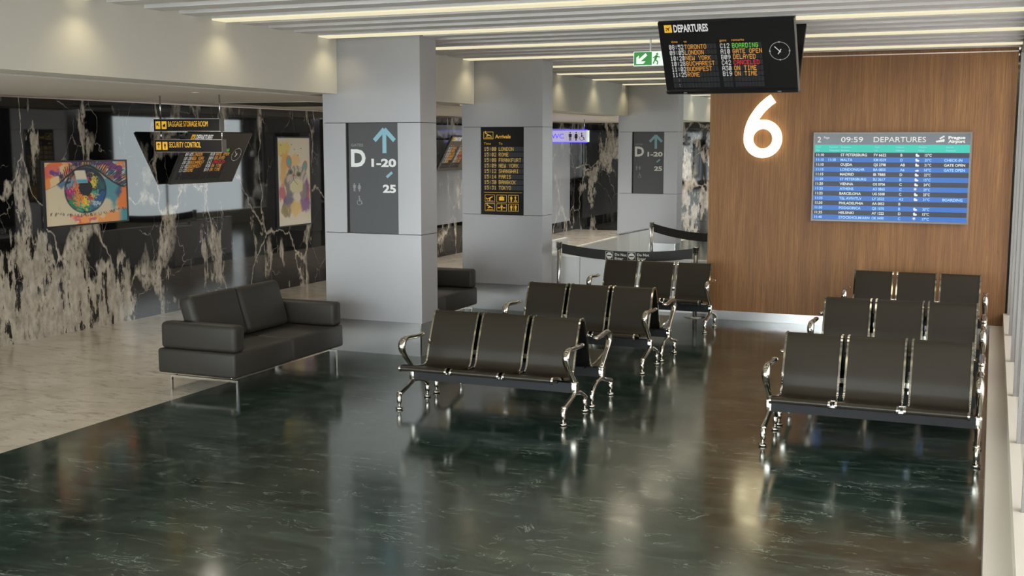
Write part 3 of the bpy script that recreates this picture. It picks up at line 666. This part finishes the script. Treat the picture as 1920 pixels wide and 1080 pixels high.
# ------------------------------------------------------------------ hanging yellow-lettered signs
def hang_sign(x0, x1, y, zt, h, text, icon, lab, rods_to):
    t = thing('direction_sign', lab, 'sign', (x0, y, zt-h), 0, 'black hanging direction signs')
    w = x1-x0
    q = MB(); q.box(0, w, -.045, .045, 0, h); q.build('body', M['sign_edge'], t)
    q = MB(); q.box(.006, w-.004, -.048, -.045, .008, h-.008); q.box(.006, w-.004, .045, .048, .008, h-.008); q.build('face', M['sign_black'], t)
    q = MB()
    for x in (.075, w-.03): q.tube([(x, 0, h), (x, 0, rods_to-(zt-h))], .011, 8)
    q.build('rod', M['steel'], t)
    F = Flat((0, -.048, h), (1,0,0), (0,0,1), t)
    s_ = h*.62; a = h*.19
    F.rect('yellow', .03, a, .03+s_*.78, a+s_); F.rect('yellow', .05+s_*.78, a, .05+s_*1.56, a+s_)
    cx, cy = .03+s_*.39, a+s_*.5
    if icon == 'bag':
        F.arrow('sign_black', cx-s_*.16, cy-s_*.2, s_*.5, s_*.10, PI*.75, s_*.3, 1.5); c2 = .05+s_*1.17; F.rect('sign_black', c2-s_*.2, cy-s_*.06, c2+s_*.2, cy+s_*.2, 1.5); F.rect('sign_black', c2-s_*.02, cy-s_*.16, c2+s_*.2, cy-s_*.03, 1.5); F.rect('sign_black', c2-s_*.26, cy+s_*.25, c2+s_*.26, cy+s_*.29, 1.5)
    else:
        F.arrow('sign_black', cx, cy-s_*.3, s_*.62, s_*.10, PI/2, s_*.28, 1.5); F.man('sign_black', .05+s_*1.17, cy-s_*.36, s_*.72, 1.5)
    F.text('yellow', text, .075+s_*1.56, h*.18, h*.44, w*(.60 if icon == 'bag' else .47), .0)
    F.flush({'yellow': 'lettering', 'sign_black': 'pictogram'})
    return t
hang_sign(-9.985, -8.96, 12.08, 2.905, .16, 'BAGGAGE STORAGE ROOM', 'bag', 'upper black hanging sign reading BAGGAGE STORAGE ROOM in yellow', ZP)
hang_sign(-9.985, -8.935, 12.0795, 2.645, .165, 'SECURITY CONTROL', 'sec', 'lower black hanging sign reading SECURITY CONTROL in yellow', 2.745)
# WC sign
t = thing('toilet_sign', 'glowing white and violet WC sign hanging beyond the middle column', 'sign', (-11.05, 28.0, 2.63))
q = MB(); q.box(0, 1.52, -.05, .05, 0, .29); q.build('body', M['exit_white'], t)
q = MB(); q.box(.005, 1.48, -.054, -.05, .0, .29); q.build('face', M['wc_panel'], t)
q = MB(); q.box(-.012, 1.47, -.065, .05, .288, .312); q.box(-.012, 1.47, -.065, .05, -.02, .002); q.build('glow_edge', M['wc_blue'], t)
q = MB(); q.tube([(1.40,0,.29),(1.40,0,ZP-2.63)], .014, 8); q.tube([(.12,0,.29),(.12,0,ZP-2.63)], .014, 8); q.build('rod', M['steel'], t)
F = Flat((0, -.054, .29), (1,0,0), (0,0,1), t)
F.text('wc_blue', 'WC', .53, .075, .13, .34, .01); F.man('sign_black', 1.04, .04, .22); F.woman('sign_black', 1.20, .04, .22); F.wheelchair('sign_black', 1.35, .055, .20)
F.rect('sign_black', 1.118, .05, 1.122, .25); F.rect('sign_black', 1.275, .05, 1.279, .25)
F.flush({'wc_blue': 'lettering', 'sign_black': 'pictogram'})
# exit sign
t = thing('exit_sign', 'green emergency exit sign with white arrow behind the ceiling departures board', 'sign', (-4.15, 13.89, 3.538))
q = MB(); q.box(0, .56, -.02, .02, 0, .175); q.build('body', M['exit_white'], t)
q = MB(); q.box(.2, .22, -.006, .006, 0.175, .452); q.box(.44, .46, -.006, .006, .175, .452); q.build('rod', M['steel'], t)
F = Flat((0, -.02, .175), (1,0,0), (0,0,1), t)
F.rect('exit_green', .008, .008, .232, .167); F.rect('exit_green', .40, .008, .552, .167)
F.line('exit_white', .165, .035, .075, .110, .036, 1.6); F.add('exit_white', [(.037,.150),(.125,.150),(.155,.118),(.090,.118),(.070,.098),(.070,.045),(.037,.072)], None, 1.7)
F.disc('exit_green', .30, .035, .014, k=1.5); F.line('exit_green', .295, .05, .275, .10, .03, 1.5); F.line('exit_green', .275, .10, .31, .13, .016, 1.5); F.line('exit_green', .31, .13, .30, .16, .014, 1.5); F.line('exit_green', .275, .1, .25, .15, .016, 1.5); F.line('exit_green', .29, .06, .335, .075, .012, 1.5); F.line('exit_green', .285, .06, .245, .08, .012, 1.5)
F.flush({'exit_green': 'green_field', 'exit_white': 'arrow'})

# ------------------------------------------------------------------ pictures
def fbm(u, v, s, seed, oct=4):
    rng = np.random.RandomState(seed); out = np.zeros_like(u); amp = 1; tot = 0
    for o_ in range(oct):
        n = int(s*2**o_)+3; g = rng.rand(n+2, n+2); x, y = u*(n-1)*.999, v*(n-1)*.999
        xi, yi = x.astype(int), y.astype(int); fx, fy = x-xi, y-yi; fx, fy = fx*fx*(3-2*fx), fy*fy*(3-2*fy)
        out += amp*(g[xi,yi]*(1-fx)*(1-fy)+g[xi+1,yi]*fx*(1-fy)+g[xi,yi+1]*(1-fx)*fy+g[xi+1,yi+1]*fx*fy); tot += amp; amp *= .55
    return out/tot
def lin(c): return np.array(srgb(*c)[:3])
def sm(x, a, b): t_ = np.clip((x-a)/(b-a), 0, 1); return t_*t_*(3-2*t_)
def over(img, m_, c): return img*(1-m_[...,None])+np.asarray(c)*m_[...,None]
def picture(name, lab, y0, y1, z0, z1, fn, nu, nv, mattex):
    t = thing(name, lab, 'picture', (XM, y0, z0)); w, h = y1-y0, z1-z0; f_ = .022
    q = MB()
    for a in ((0, w, 0, f_), (0, w, h-f_, h)): q.box(0, .04, a[0], a[1], a[2], a[3])
    for a in ((0, f_), (w-f_, w)): q.box(0, .04, a[0], a[1], f_, h-f_)
    q.build('frame', M['pictureframe'], t)
    u, v = np.meshgrid(np.linspace(0, 1, nu), np.linspace(0, 1, nv), indexing='ij'); img = fn(u, v)
    vs = [(.03, f_+(w-2*f_)*a, h-f_-(h-2*f_)*b) for a, b in zip(u.ravel(), v.ravel())]
    fs = [(i*nv+j, i*nv+j+1, (i+1)*nv+j+1, (i+1)*nv+j) for i in range(nu-1) for j in range(nv-1)]
    me = bpy.data.meshes.new('canvas'); me.from_pydata(vs, [], fs)
    at = me.color_attributes.new('paint', 'FLOAT_COLOR', 'POINT'); buf = np.ones((nu*nv, 4), dtype=np.float32); buf[:, :3] = img.reshape(-1, 3); at.data.foreach_set('color', buf.ravel())
    m = mat(mattex, (1,1,1,1), .35); N = NT(m); ca = N.n('ShaderNodeVertexColor', layer_name='paint'); N.l(ca.outputs['Color'], N.b.inputs['Base Color'])
    me.materials.append(m); o = bpy.data.objects.new('canvas', me); C.objects.link(o); o.parent = t
    q = MB(); q.box(.002, .028, f_, w-f_, f_, h-f_); q.build('backing', M['black'], t)
def eye(u, v):
    cream = lin((214,200,170)); img = np.ones(u.shape+(3,))*cream
    n1, n2, n3 = fbm(u, v, 5, 1), fbm(u, v, 9, 2), fbm(u, v, 22, 3, 3)
    # upper skin: patches of colour
    cols_ = [(232,120,50),(200,90,150),(110,70,140),(240,150,70),(225,110,90),(226,196,150)]
    sk = np.ones_like(img)*lin((232,170,120))
    for i, c in enumerate(cols_): sk = over(sk, sm(fbm(u, v, 6, 10+i, 3), .52, .60), lin(c))
    cy = np.ones_like(img)*lin((150,196,200))
    for i, c in enumerate(((196,214,206),(60,140,150),(232,140,80),(120,50,120))): cy = over(cy, sm(fbm(u, v, 9, 20+i, 3), .54, .62), lin(c))
    sk = sk*(1-sm(u+n1*.25, .55, .68)[...,None])+cy*sm(u+n1*.25, .55, .68)[...,None]
    lid = .40-.34*np.exp(-((u-.50)/.30)**2)+.12*np.clip(u-.5, 0, 1)+(n3-.5)*.02     # upper lid curve
    lid = np.where(u < .3, lid*1.0+.05*(.3-u)/.3, lid)
    low = .76+.06*np.exp(-((u-.52)/.35)**2)-.10*np.clip(u-.75,0,1)+(n3-.5)*.04
    img = over(img, sm(n2, .55, .7)*.35, lin((190,186,150)))
    img = over(img, sm(.30-np.abs(u-.83)-np.abs(v-.42)*.7+(n1-.5)*.25, 0, .1)*.9, lin((36,140,158)))
    img = over(img, sm(.10-np.abs(u-.92)-np.abs(v-.52)*.4, 0, .06)*.8, lin((60,70,110)))
    img = over(img, sm(.16-np.abs(u-.97)-np.abs(v-.66)*.5+(n1-.5)*.2, 0, .06), lin((236,130,50)))
    img = over(img, sm(.10-np.abs(u-.19)-np.abs(v-.33)*.8, 0, .05)*.9, lin((50,100,150)))
    # iris
    du, dv = (u-.48)/.252, (v-.455)/.37; r = np.hypot(du, dv); a = np.degrees(np.arctan2(-dv, du)) % 360
    ray = fbm(a/360, np.clip(r, 0, 1), 26, 5, 2); rs = (fbm(a/360, np.clip(r, 0, 1)*.3, 46, 6, 2)-.5)
    ir = np.ones_like(img)*lin((30,44,60)); aa = a+rs*40
    def sec(a0, a1, r0, r1, c, g=.10):
        global_ = sm(aa, a0-8, a0+6)*(1-sm(aa, a1-6, a1+8))*sm(r+rs*.5, r0-g, r0)*(1-sm(r+rs*.5, r1, r1+g)); return global_
    for a0, a1, r0, r1, c in ((10,60,.3,.7,(226,200,70)),(-8,30,.6,.95,(36,90,100)),(60,90,.3,.55,(190,50,110)),(120,165,.35,.8,(230,110,60)),(140,175,.55,.85,(120,150,170)),(165,215,.3,.7,(236,140,60)),(175,212,.55,.97,(176,40,120)),(205,240,.5,1.,(30,150,96)),(215,262,.3,.75,(240,140,50)),(235,262,.65,1.,(60,170,140)),(255,290,.3,.8,(240,204,60)),(262,285,.7,.95,(40,140,110)),(283,310,.3,.55,(200,60,60)),(285,318,.55,1.,(50,100,140)),(300,325,.6,.85,(170,196,200)),(310,352,.3,.6,(236,190,60)),(315,352,.6,.95,(30,90,150)),(335,360,.3,.6,(70,160,150))):
        ir = over(ir, np.clip(sec(a0, a1, r0, r1, c), 0, 1), lin(c))
    ir = over(ir, sm(ray, .60, .68)*.55, lin((22,28,36)))
    img = img*(1-(1-sm(r, .98, 1.02))[...,None])+ir*(1-sm(r, .98, 1.02))[...,None]
    img = over(img, (1-sm(np.abs(r-1), .015, .05))*.8, lin((24,40,60)))
    img = over(img, 1-sm(np.hypot((u-.48)/.083, (v-.42)/.125), .95, 1.05), lin((26,26,30)))
    hl = (1-sm(np.abs(u-.425-(v-.22)*.15), .055, .075))*(1-sm(np.abs(v-.235), .09, .11)); img = over(img, hl, lin((224,214,190)))
    img = over(img, hl*sm(v, .26, .30), lin((70,170,190)))
    img = over(img, (1-sm(v, lid-.01, lid+.012)), np.zeros(3)); up = (1-sm(v, lid-.012, lid+.004))[...,None]; img = img*(1-up)+sk*up
    # strokes of lashes, growing from the lid outwards
    for i in range(70):
        u0 = .18+.80*i/70; v0 = float(np.interp(u0, u[:, 0], lid[:, int(.2*lid.shape[1])])); L = (.10 if u0 < .45 else .17)*(.7+.6*random.random()); an = PI/2+(.25 if u0 < .4 else -(u0-.4)*1.9)+random.uniform(-.15,.15)
        dx, dy = math.cos(an), -math.sin(an); p = (u-u0)*dx+(v-v0)*.75*dy; d = np.abs(-(u-u0)*dy+(v-v0)*.75*dx-.8*p*p)
        img = over(img, ((p > -.01) & (p < L))*(1-sm(d, .0022, .0062)), lin((28,34,40)))
    img = over(img, (1-sm(np.abs(v-lid), .010, .022))*sm(u, .12, .2)*(1-sm(u, .95, 1)), lin((30,34,40)))
    # lower rim
    lo = np.ones_like(img)*lin((226,186,140))
    for i, c in enumerate(((216,110,116),(236,126,70),(226,196,150),(240,160,90))): lo = over(lo, sm(fbm(u, v, 7, 40+i, 3), .5, .56), lin(c))
    lo = over(lo, sm(u, .86, .95), lin((70,150,160))); lo = over(lo, 1-sm(u+(1-v)*.4, .28, .40), cream)
    dn = sm(v, low+.035, low+.05)[...,None]; img = img*(1-dn)+lo*dn
    for i in range(60):
        u0 = .04+.94*random.random(); v0 = float(np.interp(u0, u[:, 0], low[:, int(.8*low.shape[1])]))+.03; sl_ = (u0-.5)*.8+random.uniform(-.3,.3); ll_ = random.uniform(.015,.05); d = np.abs(u-u0-(v-v0)*sl_); img = over(img, ((v > v0-.01) & (v < v0+ll_))*(1-sm(d, .002, .006))*.8, lin((60,50,60)))
    return img
def cat(u, v):
    cream = lin((222,208,184)); img = np.ones(u.shape+(3,))*cream; n = fbm(u, v*1.0, 8, 60); n2 = fbm(u, v, 16, 61)
    def blob(cx, cy, rx, ry, c, s_=.5, a=.9): return over(img, np.clip((1-sm(np.hypot((u-cx)/rx, (v-cy)/ry)+(n-.5)*1.3, 1-s_*.5, 1+s_*.5))*a, 0, 1), lin(c))
    img = blob(.2,.13,.22,.10,(226,196,90)); img = blob(.25,.28,.14,.12,(226,160,70)); img = blob(.5,.25,.2,.07,(232,190,110)); img = blob(.18,.42,.10,.16,(222,170,90))
    img = blob(.14,.62,.12,.09,(190,80,90)); img = blob(.88,.62,.10,.14,(180,70,80)); img = blob(.88,.55,.07,.10,(130,80,130)); img = blob(.33,.75,.16,.12,(90,84,120)); img = blob(.8,.77,.16,.10,(130,80,140)); img = blob(.2,.83,.10,.06,(150,130,80))
    img = blob(.52,.80,.2,.09,(226,190,110)); img = blob(.35,.55,.16,.14,(120,110,112)); img = blob(.76,.58,.12,.12,(140,124,124))
    # head
    for cx, cy, tilt in ((.34,.27,-.1), (.83,.335,.35)):
        x_, y_ = (u-cx)-(v-cy)*tilt*-1, v-cy
        img = over(img, 1-sm(np.hypot(x_/.085, y_/.075), .85, 1.1), lin((190,120,90))); img = over(img, 1-sm(np.hypot(x_/.055, y_/.052), .85, 1.1), lin((90,170,170)))
    hd = 1-sm(np.hypot((u-.56)/.32, (v-.44)/.125)+(n-.5)*.25, .9, 1.08); img = over(img, hd, lin((196,180,160)))
    st = sm(np.sin((u*1.0+np.abs(v-.36)*1.2)*46+n*7), .25, .7); img = over(img, hd*st*.65*(1-sm(v, .40, .50)), lin((112,92,82)))
    img = over(img, hd*st*.5*sm(np.abs(u-.56), .16, .24), lin((96,84,80)))
    img = over(img, 1-sm(np.hypot((u-.55)/.22, (v-.555)/.085)+(n2-.5)*.4, .85, 1.1), lin((214,204,160)))
    for cx, cy in ((.385,.39), (.64,.42)):
        img = over(img, 1-sm(np.hypot((u-cx)/.07, (v-cy)/.028), .85, 1.05), lin((60,56,50))); img = over(img, 1-sm(np.hypot((u-cx)/.052, (v-cy)/.021), .85, 1.05), lin((120,120,70))); img = over(img, 1-sm(np.hypot((u-cx)/.026, (v-cy)/.013), .85, 1.1), lin((14,14,16)))
    img = over(img, 1-sm(np.hypot((u-.48)/.045, (v-.427)/.013), .8, 1.1), lin((190,80,70)))
    img = over(img, (np.abs(u-.47) < .006)*((v > .44) & (v < .475))*.9, lin((50,40,40)))
    for sg in (-1, 1): img = over(img, (1-sm(np.abs(v-(.475+.5*np.abs(u-.47)*(1 if sg > 0 else .9))), .003, .007))*((u-.47)*sg > 0)*((u-.47)*sg < .12)*.8, lin((50,40,40)))
    for cx, cy in ((.1,.08),(.43,.075),(.52,.13),(.72,.12),(.1,.2),(.62,.2)): img = over(img, 1-sm(np.hypot((u-cx)/.018, (v-cy)/.006), .8, 1.1), lin((90,80,80)))
    img = over(img, ((v > .935))*1., lin((222,210,190))); return img
picture('eye_painting', 'colourful framed painting of an eye on the black marble wall', 11.78, 13.39, 1.465, 2.36, eye, 300, 180, 'eye_paint')
picture('cat_painting', 'tall narrow framed watercolour of a cat on the marble wall', 17.22, 18.30, 1.11, 2.71, cat, 130, 260, 'cat_paint')

# ------------------------------------------------------------------ sofas
def sofa(y, lab):
    t = thing('sofa', lab, 'sofa', (-7.56, y, 0), 0, 'charcoal two seat sofas')   # origin at near end; runs along +y
    q = MB(); q.rbox(-.49, .49, 0, 1.075, .195, .455, .03, 3); q.rbox(-.49, .49, 1.075, 2.15, .195, .455, .03, 3); q.build('base', M['sofa'], t)
    for a, c in ((.02, .21), (1.94, 2.13)):
        q = MB(); q.rbox(-.46, .485, a, c, .455, .735, .045, 4); q.build('armrest', M['sofa'], t)
    q = MB(); q.rbox(-.46, -.26, .21, 1.94, .455, .70, .04, 4); q.build('backrest', M['sofa'], t)
    for a, c in ((.235, 1.07), (1.085, 1.90)):
        Mx = Matrix.Translation((-.16, 0, .455)) @ Matrix.Rotation(math.radians(-17), 4, 'Y')
        q = MB(); q.rbox(-.10, .085, a, c, .0, .545, .06, 5, Mx); q.build('back_cushion', M['sofa'], t)
    for a in (.105, 2.045):
        fr = MB()
        fr.box(-.41, .455, a-.012, a+.012, .137, .16)
        for x in (-.335, .37): fr.tube([(x, a, .155), (x, a, .197)], .010, 8)
        f_ = fr.build('leg_frame', M['chrome'], t)
        for x in (-.398, .443):
            q = MB(); q.box(x-.012, x+.012, a-.012, a+.012, 0, .137); q.build('leg', M['chrome'], f_)
    return t
sofa(9.62, 'charcoal leather sofa standing across the beige and green floor border, nearest sofa')
sofa(13.51, 'charcoal leather sofa half hidden behind the nearest column')

# ------------------------------------------------------------------ beam benches
def make_bench(label):
    t = thing('waiting_bench', label, 'bench', (0,0,0), 0, 'three seat airport benches')
    q = MB(); q.box(-.84, .84, -.035, .035, .25, .345); q.build('beam', M['beam'], t)
    prof = [(-.402,.408),(-.420,.416),(-.426,.438),(-.412,.453),(-.37,.456),(-.25,.430),(-.10,.398),(.03,.380),(.10,.379),(.145,.398),(.173,.44),(.190,.49),(.212,.56),(.248,.65),(.286,.74),(.322,.82),(.345,.865),(.362,.886),(.382,.893),(.398,.882)]
    sp = [Vector((p.x, p.y)) for p in cr([(a, c, 0) for a, c in prof], 4)]
    def sweep(mb, x0, x1, up, dn, rng=None):
        pl = sp; n = len(pl); A_, B_ = [], []
        for i, p in enumerate(pl):
            d = (pl[min(i+1,n-1)]-pl[max(i-1,0)]).normalized(); nn = Vector((-d.y, d.x)); A_.append(p+nn*up); B_.append(p-nn*dn)
        for L_, fl in ((A_, 0), (B_, 1)):                      # sitting face, then underside, smooth along the curve
            vs = [(x, a.x, a.y) for a in L_ for x in (x0, x1)]
            fs = [(2*i, 2*i+1, 2*i+3, 2*i+2) for i in range(n-1)]; mb.add(vs, [f[::-1] for f in fs] if fl else fs, True)
        for x, fl in ((x0, 0), (x1, 1)):                       # side faces
            vs = [(x, q_.x, q_.y) for i in range(n) for q_ in (A_[i], B_[i])]
            fs = [(2*i, 2*i+2, 2*i+3, 2*i+1) for i in range(n-1)]; mb.add(vs, [f[::-1] for f in fs] if fl else fs, False)
        for i in (0, n-1): mb.add([(x0, A_[i].x, A_[i].y), (x1, A_[i].x, A_[i].y), (x1, B_[i].x, B_[i].y), (x0, B_[i].x, B_[i].y)], [(0,1,2,3)])
    W_ = .505
    for i in (-1, 0, 1):
        cx = i*.5425
        q = MB(); sweep(q, cx-W_/2+.012, cx+W_/2-.012, .0, .012); s_ = q.build('seat', [M['leather'], M['black']], t)
        nq = len(sp)-1
        for p in s_.data.polygons:                             # upholstery on the sitting side, black underside
            if nq <= p.index < 2*nq: p.material_index = 1
        q = MB(); sweep(q, cx-W_/2+.02, cx+W_/2-.02, -.013, .016); q.build('shell', M['black'], s_)
        for sg in (-1, 1):
            xe = cx+sg*(W_/2-.009); q = MB(); sweep(q, xe-.009, xe+.009, .009, .018); e_ = q.build('edge_trim', M['chrome'], s_)
            q = MB()
            for k in range(34, 48, 2):
                if k < len(sp)-1:
                    p = sp[k]; q.ball((xe+sg*.0, p.x-.004, p.y+.009), .0055, 6)
            q.build('rivets', M['steel'], e_)
        q = MB(); q.box(cx-.16, cx-.13, -.06, .08, .335, .362); q.box(cx+.13, cx+.16, -.06, .08, .335, .362); q.build('bracket', M['black'], t)
    for i in (-.5, .5):
        q = MB(); q.box(i*.5425-.02, i*.5425+.02, .06, .12, .345, .37); q.box(i*.5425-.018, i*.5425+.018, -.36, -.30, .40, .42); q.box(i*.5425-.06, i*.5425+.06, .215, .235, .50, .545); q.build('joint_bracket', M['chrome'], t)
    for sx in (-1, 1):
        x = sx*.857
        lg = MB(); lg.rbox(x-.031, x+.031, -.034, .034, .245, .352, .010, 3)
        fp = cr([(x,.0,.27),(x,-.02,.238),(x,-.085,.212),(x,-.17,.188),(x,-.25,.168),(x,-.31,.152)], 4)
        lg.tube(fp, [.029-.006*math.sin(PI*i/(len(fp)-1)) for i in range(len(fp))], 10)
        bp = cr([(x,.0,.262),(x,.03,.240),(x,.12,.226),(x,.20,.200),(x,.26,.170),(x,.30,.140)], 4)
        lg.tube(bp, [.029-.007*math.sin(PI*i/(len(bp)-1)) for i in range(len(bp))], 10)
        L = lg.build('leg', M['chrome'], t)
        for y in (-.31, .303):
            q = MB(); q.lathe(x, y, [(.020,.160),(.024,.158),(.024,.075),(.018,.058),(.010,.050),(.010,.030),(.022,.026),(.036,.018),(.036,.008),(.026,0)][::-1], 14); q.build('foot', M['chrome'], L)
        a_ = cr([(x,-.005,.345),(x,-.03,.375),(x,-.12,.455),(x,-.205,.535),(x,-.243,.60),(x,-.228,.655),(x,-.175,.682),(x,-.08,.684),(x,.04,.674),(x,.15,.672),(x,.185,.674)], 5)
        q = MB(); n = len(a_); q.tube(a_, [.022+.011*math.exp(-((i/n-.45)/.16)**2) for i in range(n)], 12, flat=1.15); q.ball((x,.195,.677), .028, 12, (1.15,.8,.7))
        A = q.build('armrest', M['chrome'], t)
        q = MB()
        for k in (24, 26, 28, 30):
            p, p2 = a_[k], a_[k+1]; d = (p2-p).normalized()*.005; q.tube([p-d, p+d], .0285, 12)
        q.build('grip_ribs', M['chrome'], A)
    return t
BX = -4.428; RX = -.872
place = [(BX, 10.14, 0, 'nearest bench of the left block, black seats facing the camera, in front of the column'),
 (BX, 10.955, PI, 'bench back to back behind the nearest bench of the left block, facing away'),
 (BX, 12.75, 0, 'second camera-facing bench of the left block, in its middle row'),
 (BX, 13.565, PI, 'bench back to back behind the left block middle row, facing away'),
 (BX, 15.83, 0, 'farthest bench of the left block, in front of the do not enter belt'),
 (RX, 10.12, 0, 'nearest bench of the right block, black seats facing the camera, beside the window ledge'),
 (RX, 10.935, PI, 'bench back to back behind the nearest bench of the right block, facing away'),
 (RX, 12.75, 0, 'second camera-facing bench of the right block, in its middle row'),
 (RX, 13.565, PI, 'bench back to back behind the right block middle row, facing away'),
 (RX, 15.75, 0, 'farthest bench of the right block, backed against the timber wall')]
b0 = make_bench(place[0][3]); b0.location = (place[0][0], place[0][1], 0)
for x, y, rz, lab in place[1:]: dup(b0, (x, y, 0), rz, lab)

# ------------------------------------------------------------------ stanchions and belts
def stanchion(x, y, lab):
    t = thing('stanchion', lab, 'barrier post', (x, y, 0), 0, 'steel belt posts')
    q = MB(); q.lathe(0, 0, [(.16,0),(.16,.008),(.13,.018),(.04,.03)], 24); q.build('base', M['steel'], t)
    q = MB(); q.lathe(0, 0, [(.032,.02),(.032,.955)], 18); q.build('pole', M['steel'], t)
    q = MB(); q.lathe(0, 0, [(.034,.955),(.044,.96),(.044,1.04),(.050,1.045),(.050,1.055)], 18); q.build('head', M['steel'], t)
P1, P2, P3, P4 = (-6.27, 17.02), (-4.06, 16.95), (-6.16, 22.0), (-3.9, 21.0)
stanchion(*P1, 'steel belt post beside the middle column'); stanchion(*P2, 'steel belt post beside the left edge of the timber wall')
stanchion(*P3, 'steel belt post in front of the farthest column'); stanchion(*P4, 'steel belt post hidden behind the timber wall')
def belt(a, c, sag, lab, text=False, zt=1.03, hgt=.15):
    n = 24; A, B = Vector((*a, 0)), Vector((*c, 0)); d = (B-A).normalized(); A = A+d*.05; B = B-d*.05; L = (B-A).length
    f = lambda s_: zt-sag*4*s_*(1-s_)
    t = thing('barrier_belt', lab, 'barrier belt', tuple(A), math.atan2(d.y, d.x))
    vs = []
    for i in range(n+1):
        s_ = i/n; z = f(s_); vs += [(s_*L, -.002, z), (s_*L, .002, z), (s_*L, .002, z-hgt), (s_*L, -.002, z-hgt)]
    fs = [(4*i+k, 4*i+4+k, 4*i+4+(k+1)%4, 4*i+(k+1)%4) for i in range(n) for k in range(4)]+[(0,1,2,3), (4*n+3,4*n+2,4*n+1,4*n)]
    q = MB(); q.add(vs, fs); q.build('webbing', M['belt'], t)
    if text:
        for s_ in (.345, .515):
            x0 = s_*L; z = f(s_+.04)-.012; sl = math.atan2(f(s_+.08)-f(s_), .08*L)
            F = Flat((x0, -.003, z), (math.cos(sl), 0, math.sin(sl)), (-math.sin(sl), 0, math.cos(sl)), t, .001)
            F.frame('belt_grey', 0, 0, .125, .125, .005); F.disc('belt_grey', .0625, .0625, .05); F.rect('belt', .025, .054, .10, .071, 1.8)
            F.text('belt_grey', 'Do Not', .155, .015, .04, .19, .02); F.text('belt_grey', 'Enter', .155, .075, .04, .14, .02)
            F.flush({'belt_grey': 'lettering', 'belt': 'symbol_bar'})
belt(P1, P2, .085, 'dark belt printed Do Not Enter between two steel posts', True)
belt(P3, P4, .12, 'plain black belt in front of the farthest column', False, 1.03, .16)

# ------------------------------------------------------------------ steel stairwell guards
def guard(x0, y0, x1, y1, z, n, lab, cap='rail_white'):
    A, B = Vector((x0,y0,0)), Vector((x1,y1,0)); d = B-A; L = d.length
    t = thing('stair_guard', lab, 'guard wall', (x0, y0, 0), math.atan2(d.y, d.x), 'steel stairwell guards')
    for i in range(n):
        q = MB(); q.box(L*i/n+.004, L*(i+1)/n-.004, -.03, .03, .0, z); q.build('steel_panel', M['guard'], t)
    q = MB(); q.box(0, L, -.035, .035, z, z+.022); q.build('cap_rail', M[cap], t)
guard(-6.62, 17.32, -3.6, 17.32, .80, 5, 'brushed steel guard with a white rail behind the do not enter belt')
guard(-6.62, 17.40, -6.62, 21.1, .80, 5, 'steel guard with a white rail running away beside the far stairwell')
guard(-6.62, 21.2, -6.5, 22.9, .84, 3, 'grey steel guard end section in front of the farthest column', 'steel')
guard(-7.36, 19.7, -7.36, 20.35, .82, 1, 'short steel guard with a white cap beside the belt post')

# ------------------------------------------------------------------ lamps at the soffit ends of the strips
def spot(x, y, z, e, ang, tilt, col=(1, .88, .58), sz=.03, nm='soffit_spot'):
    l = bpy.data.lights.new(nm, 'SPOT'); l.energy = e; l.color = col; l.spot_size = ang; l.spot_blend = 1; l.shadow_soft_size = sz
    o = bpy.data.objects.new(nm, l); C.objects.link(o); o.location = (x, y, z); o.rotation_euler = (0, tilt, 0)
for y in lights:
    spot(XS+.28, y, ZC-.03, 5, math.radians(120), math.radians(12))
    for x in ((-4.9, -3.2, -1.4) if y < 16.4 else (-5.5, -3.5)): spot(x, y, ZC-.03, 9 if y < 16.4 else 40, math.radians(165), 0, (1, .88, .66), .3, 'strip_lamp')

# added downlights, invented to brighten the passage and the far area
n_ = 0
for y in (1.0, 4.5, 8.0, 11.5, 15.0, 18.5, 22.0, 25.5, 29.0, 32.0):
    t = thing('passage_fill_light', 'small added fill light in the passage ceiling', 'ceiling light', (-8.9, y, ZP), 0, 'added passage fill lights')
    q = MB(); q.lathe(0, 0, [(.05, -.004), (.05, .0), (.04, .0), (.04, -.004)], 16); q.build('ring', M['pass_ceil'], t)
    spot(-8.9, y, ZP-.03, (14 if y < 11 else 60) if y < 19 else 200, math.radians(150), 0, (1, .92, .78) if y < 17 else (1, .97, .93), .05, 'passage_fill_lamp')
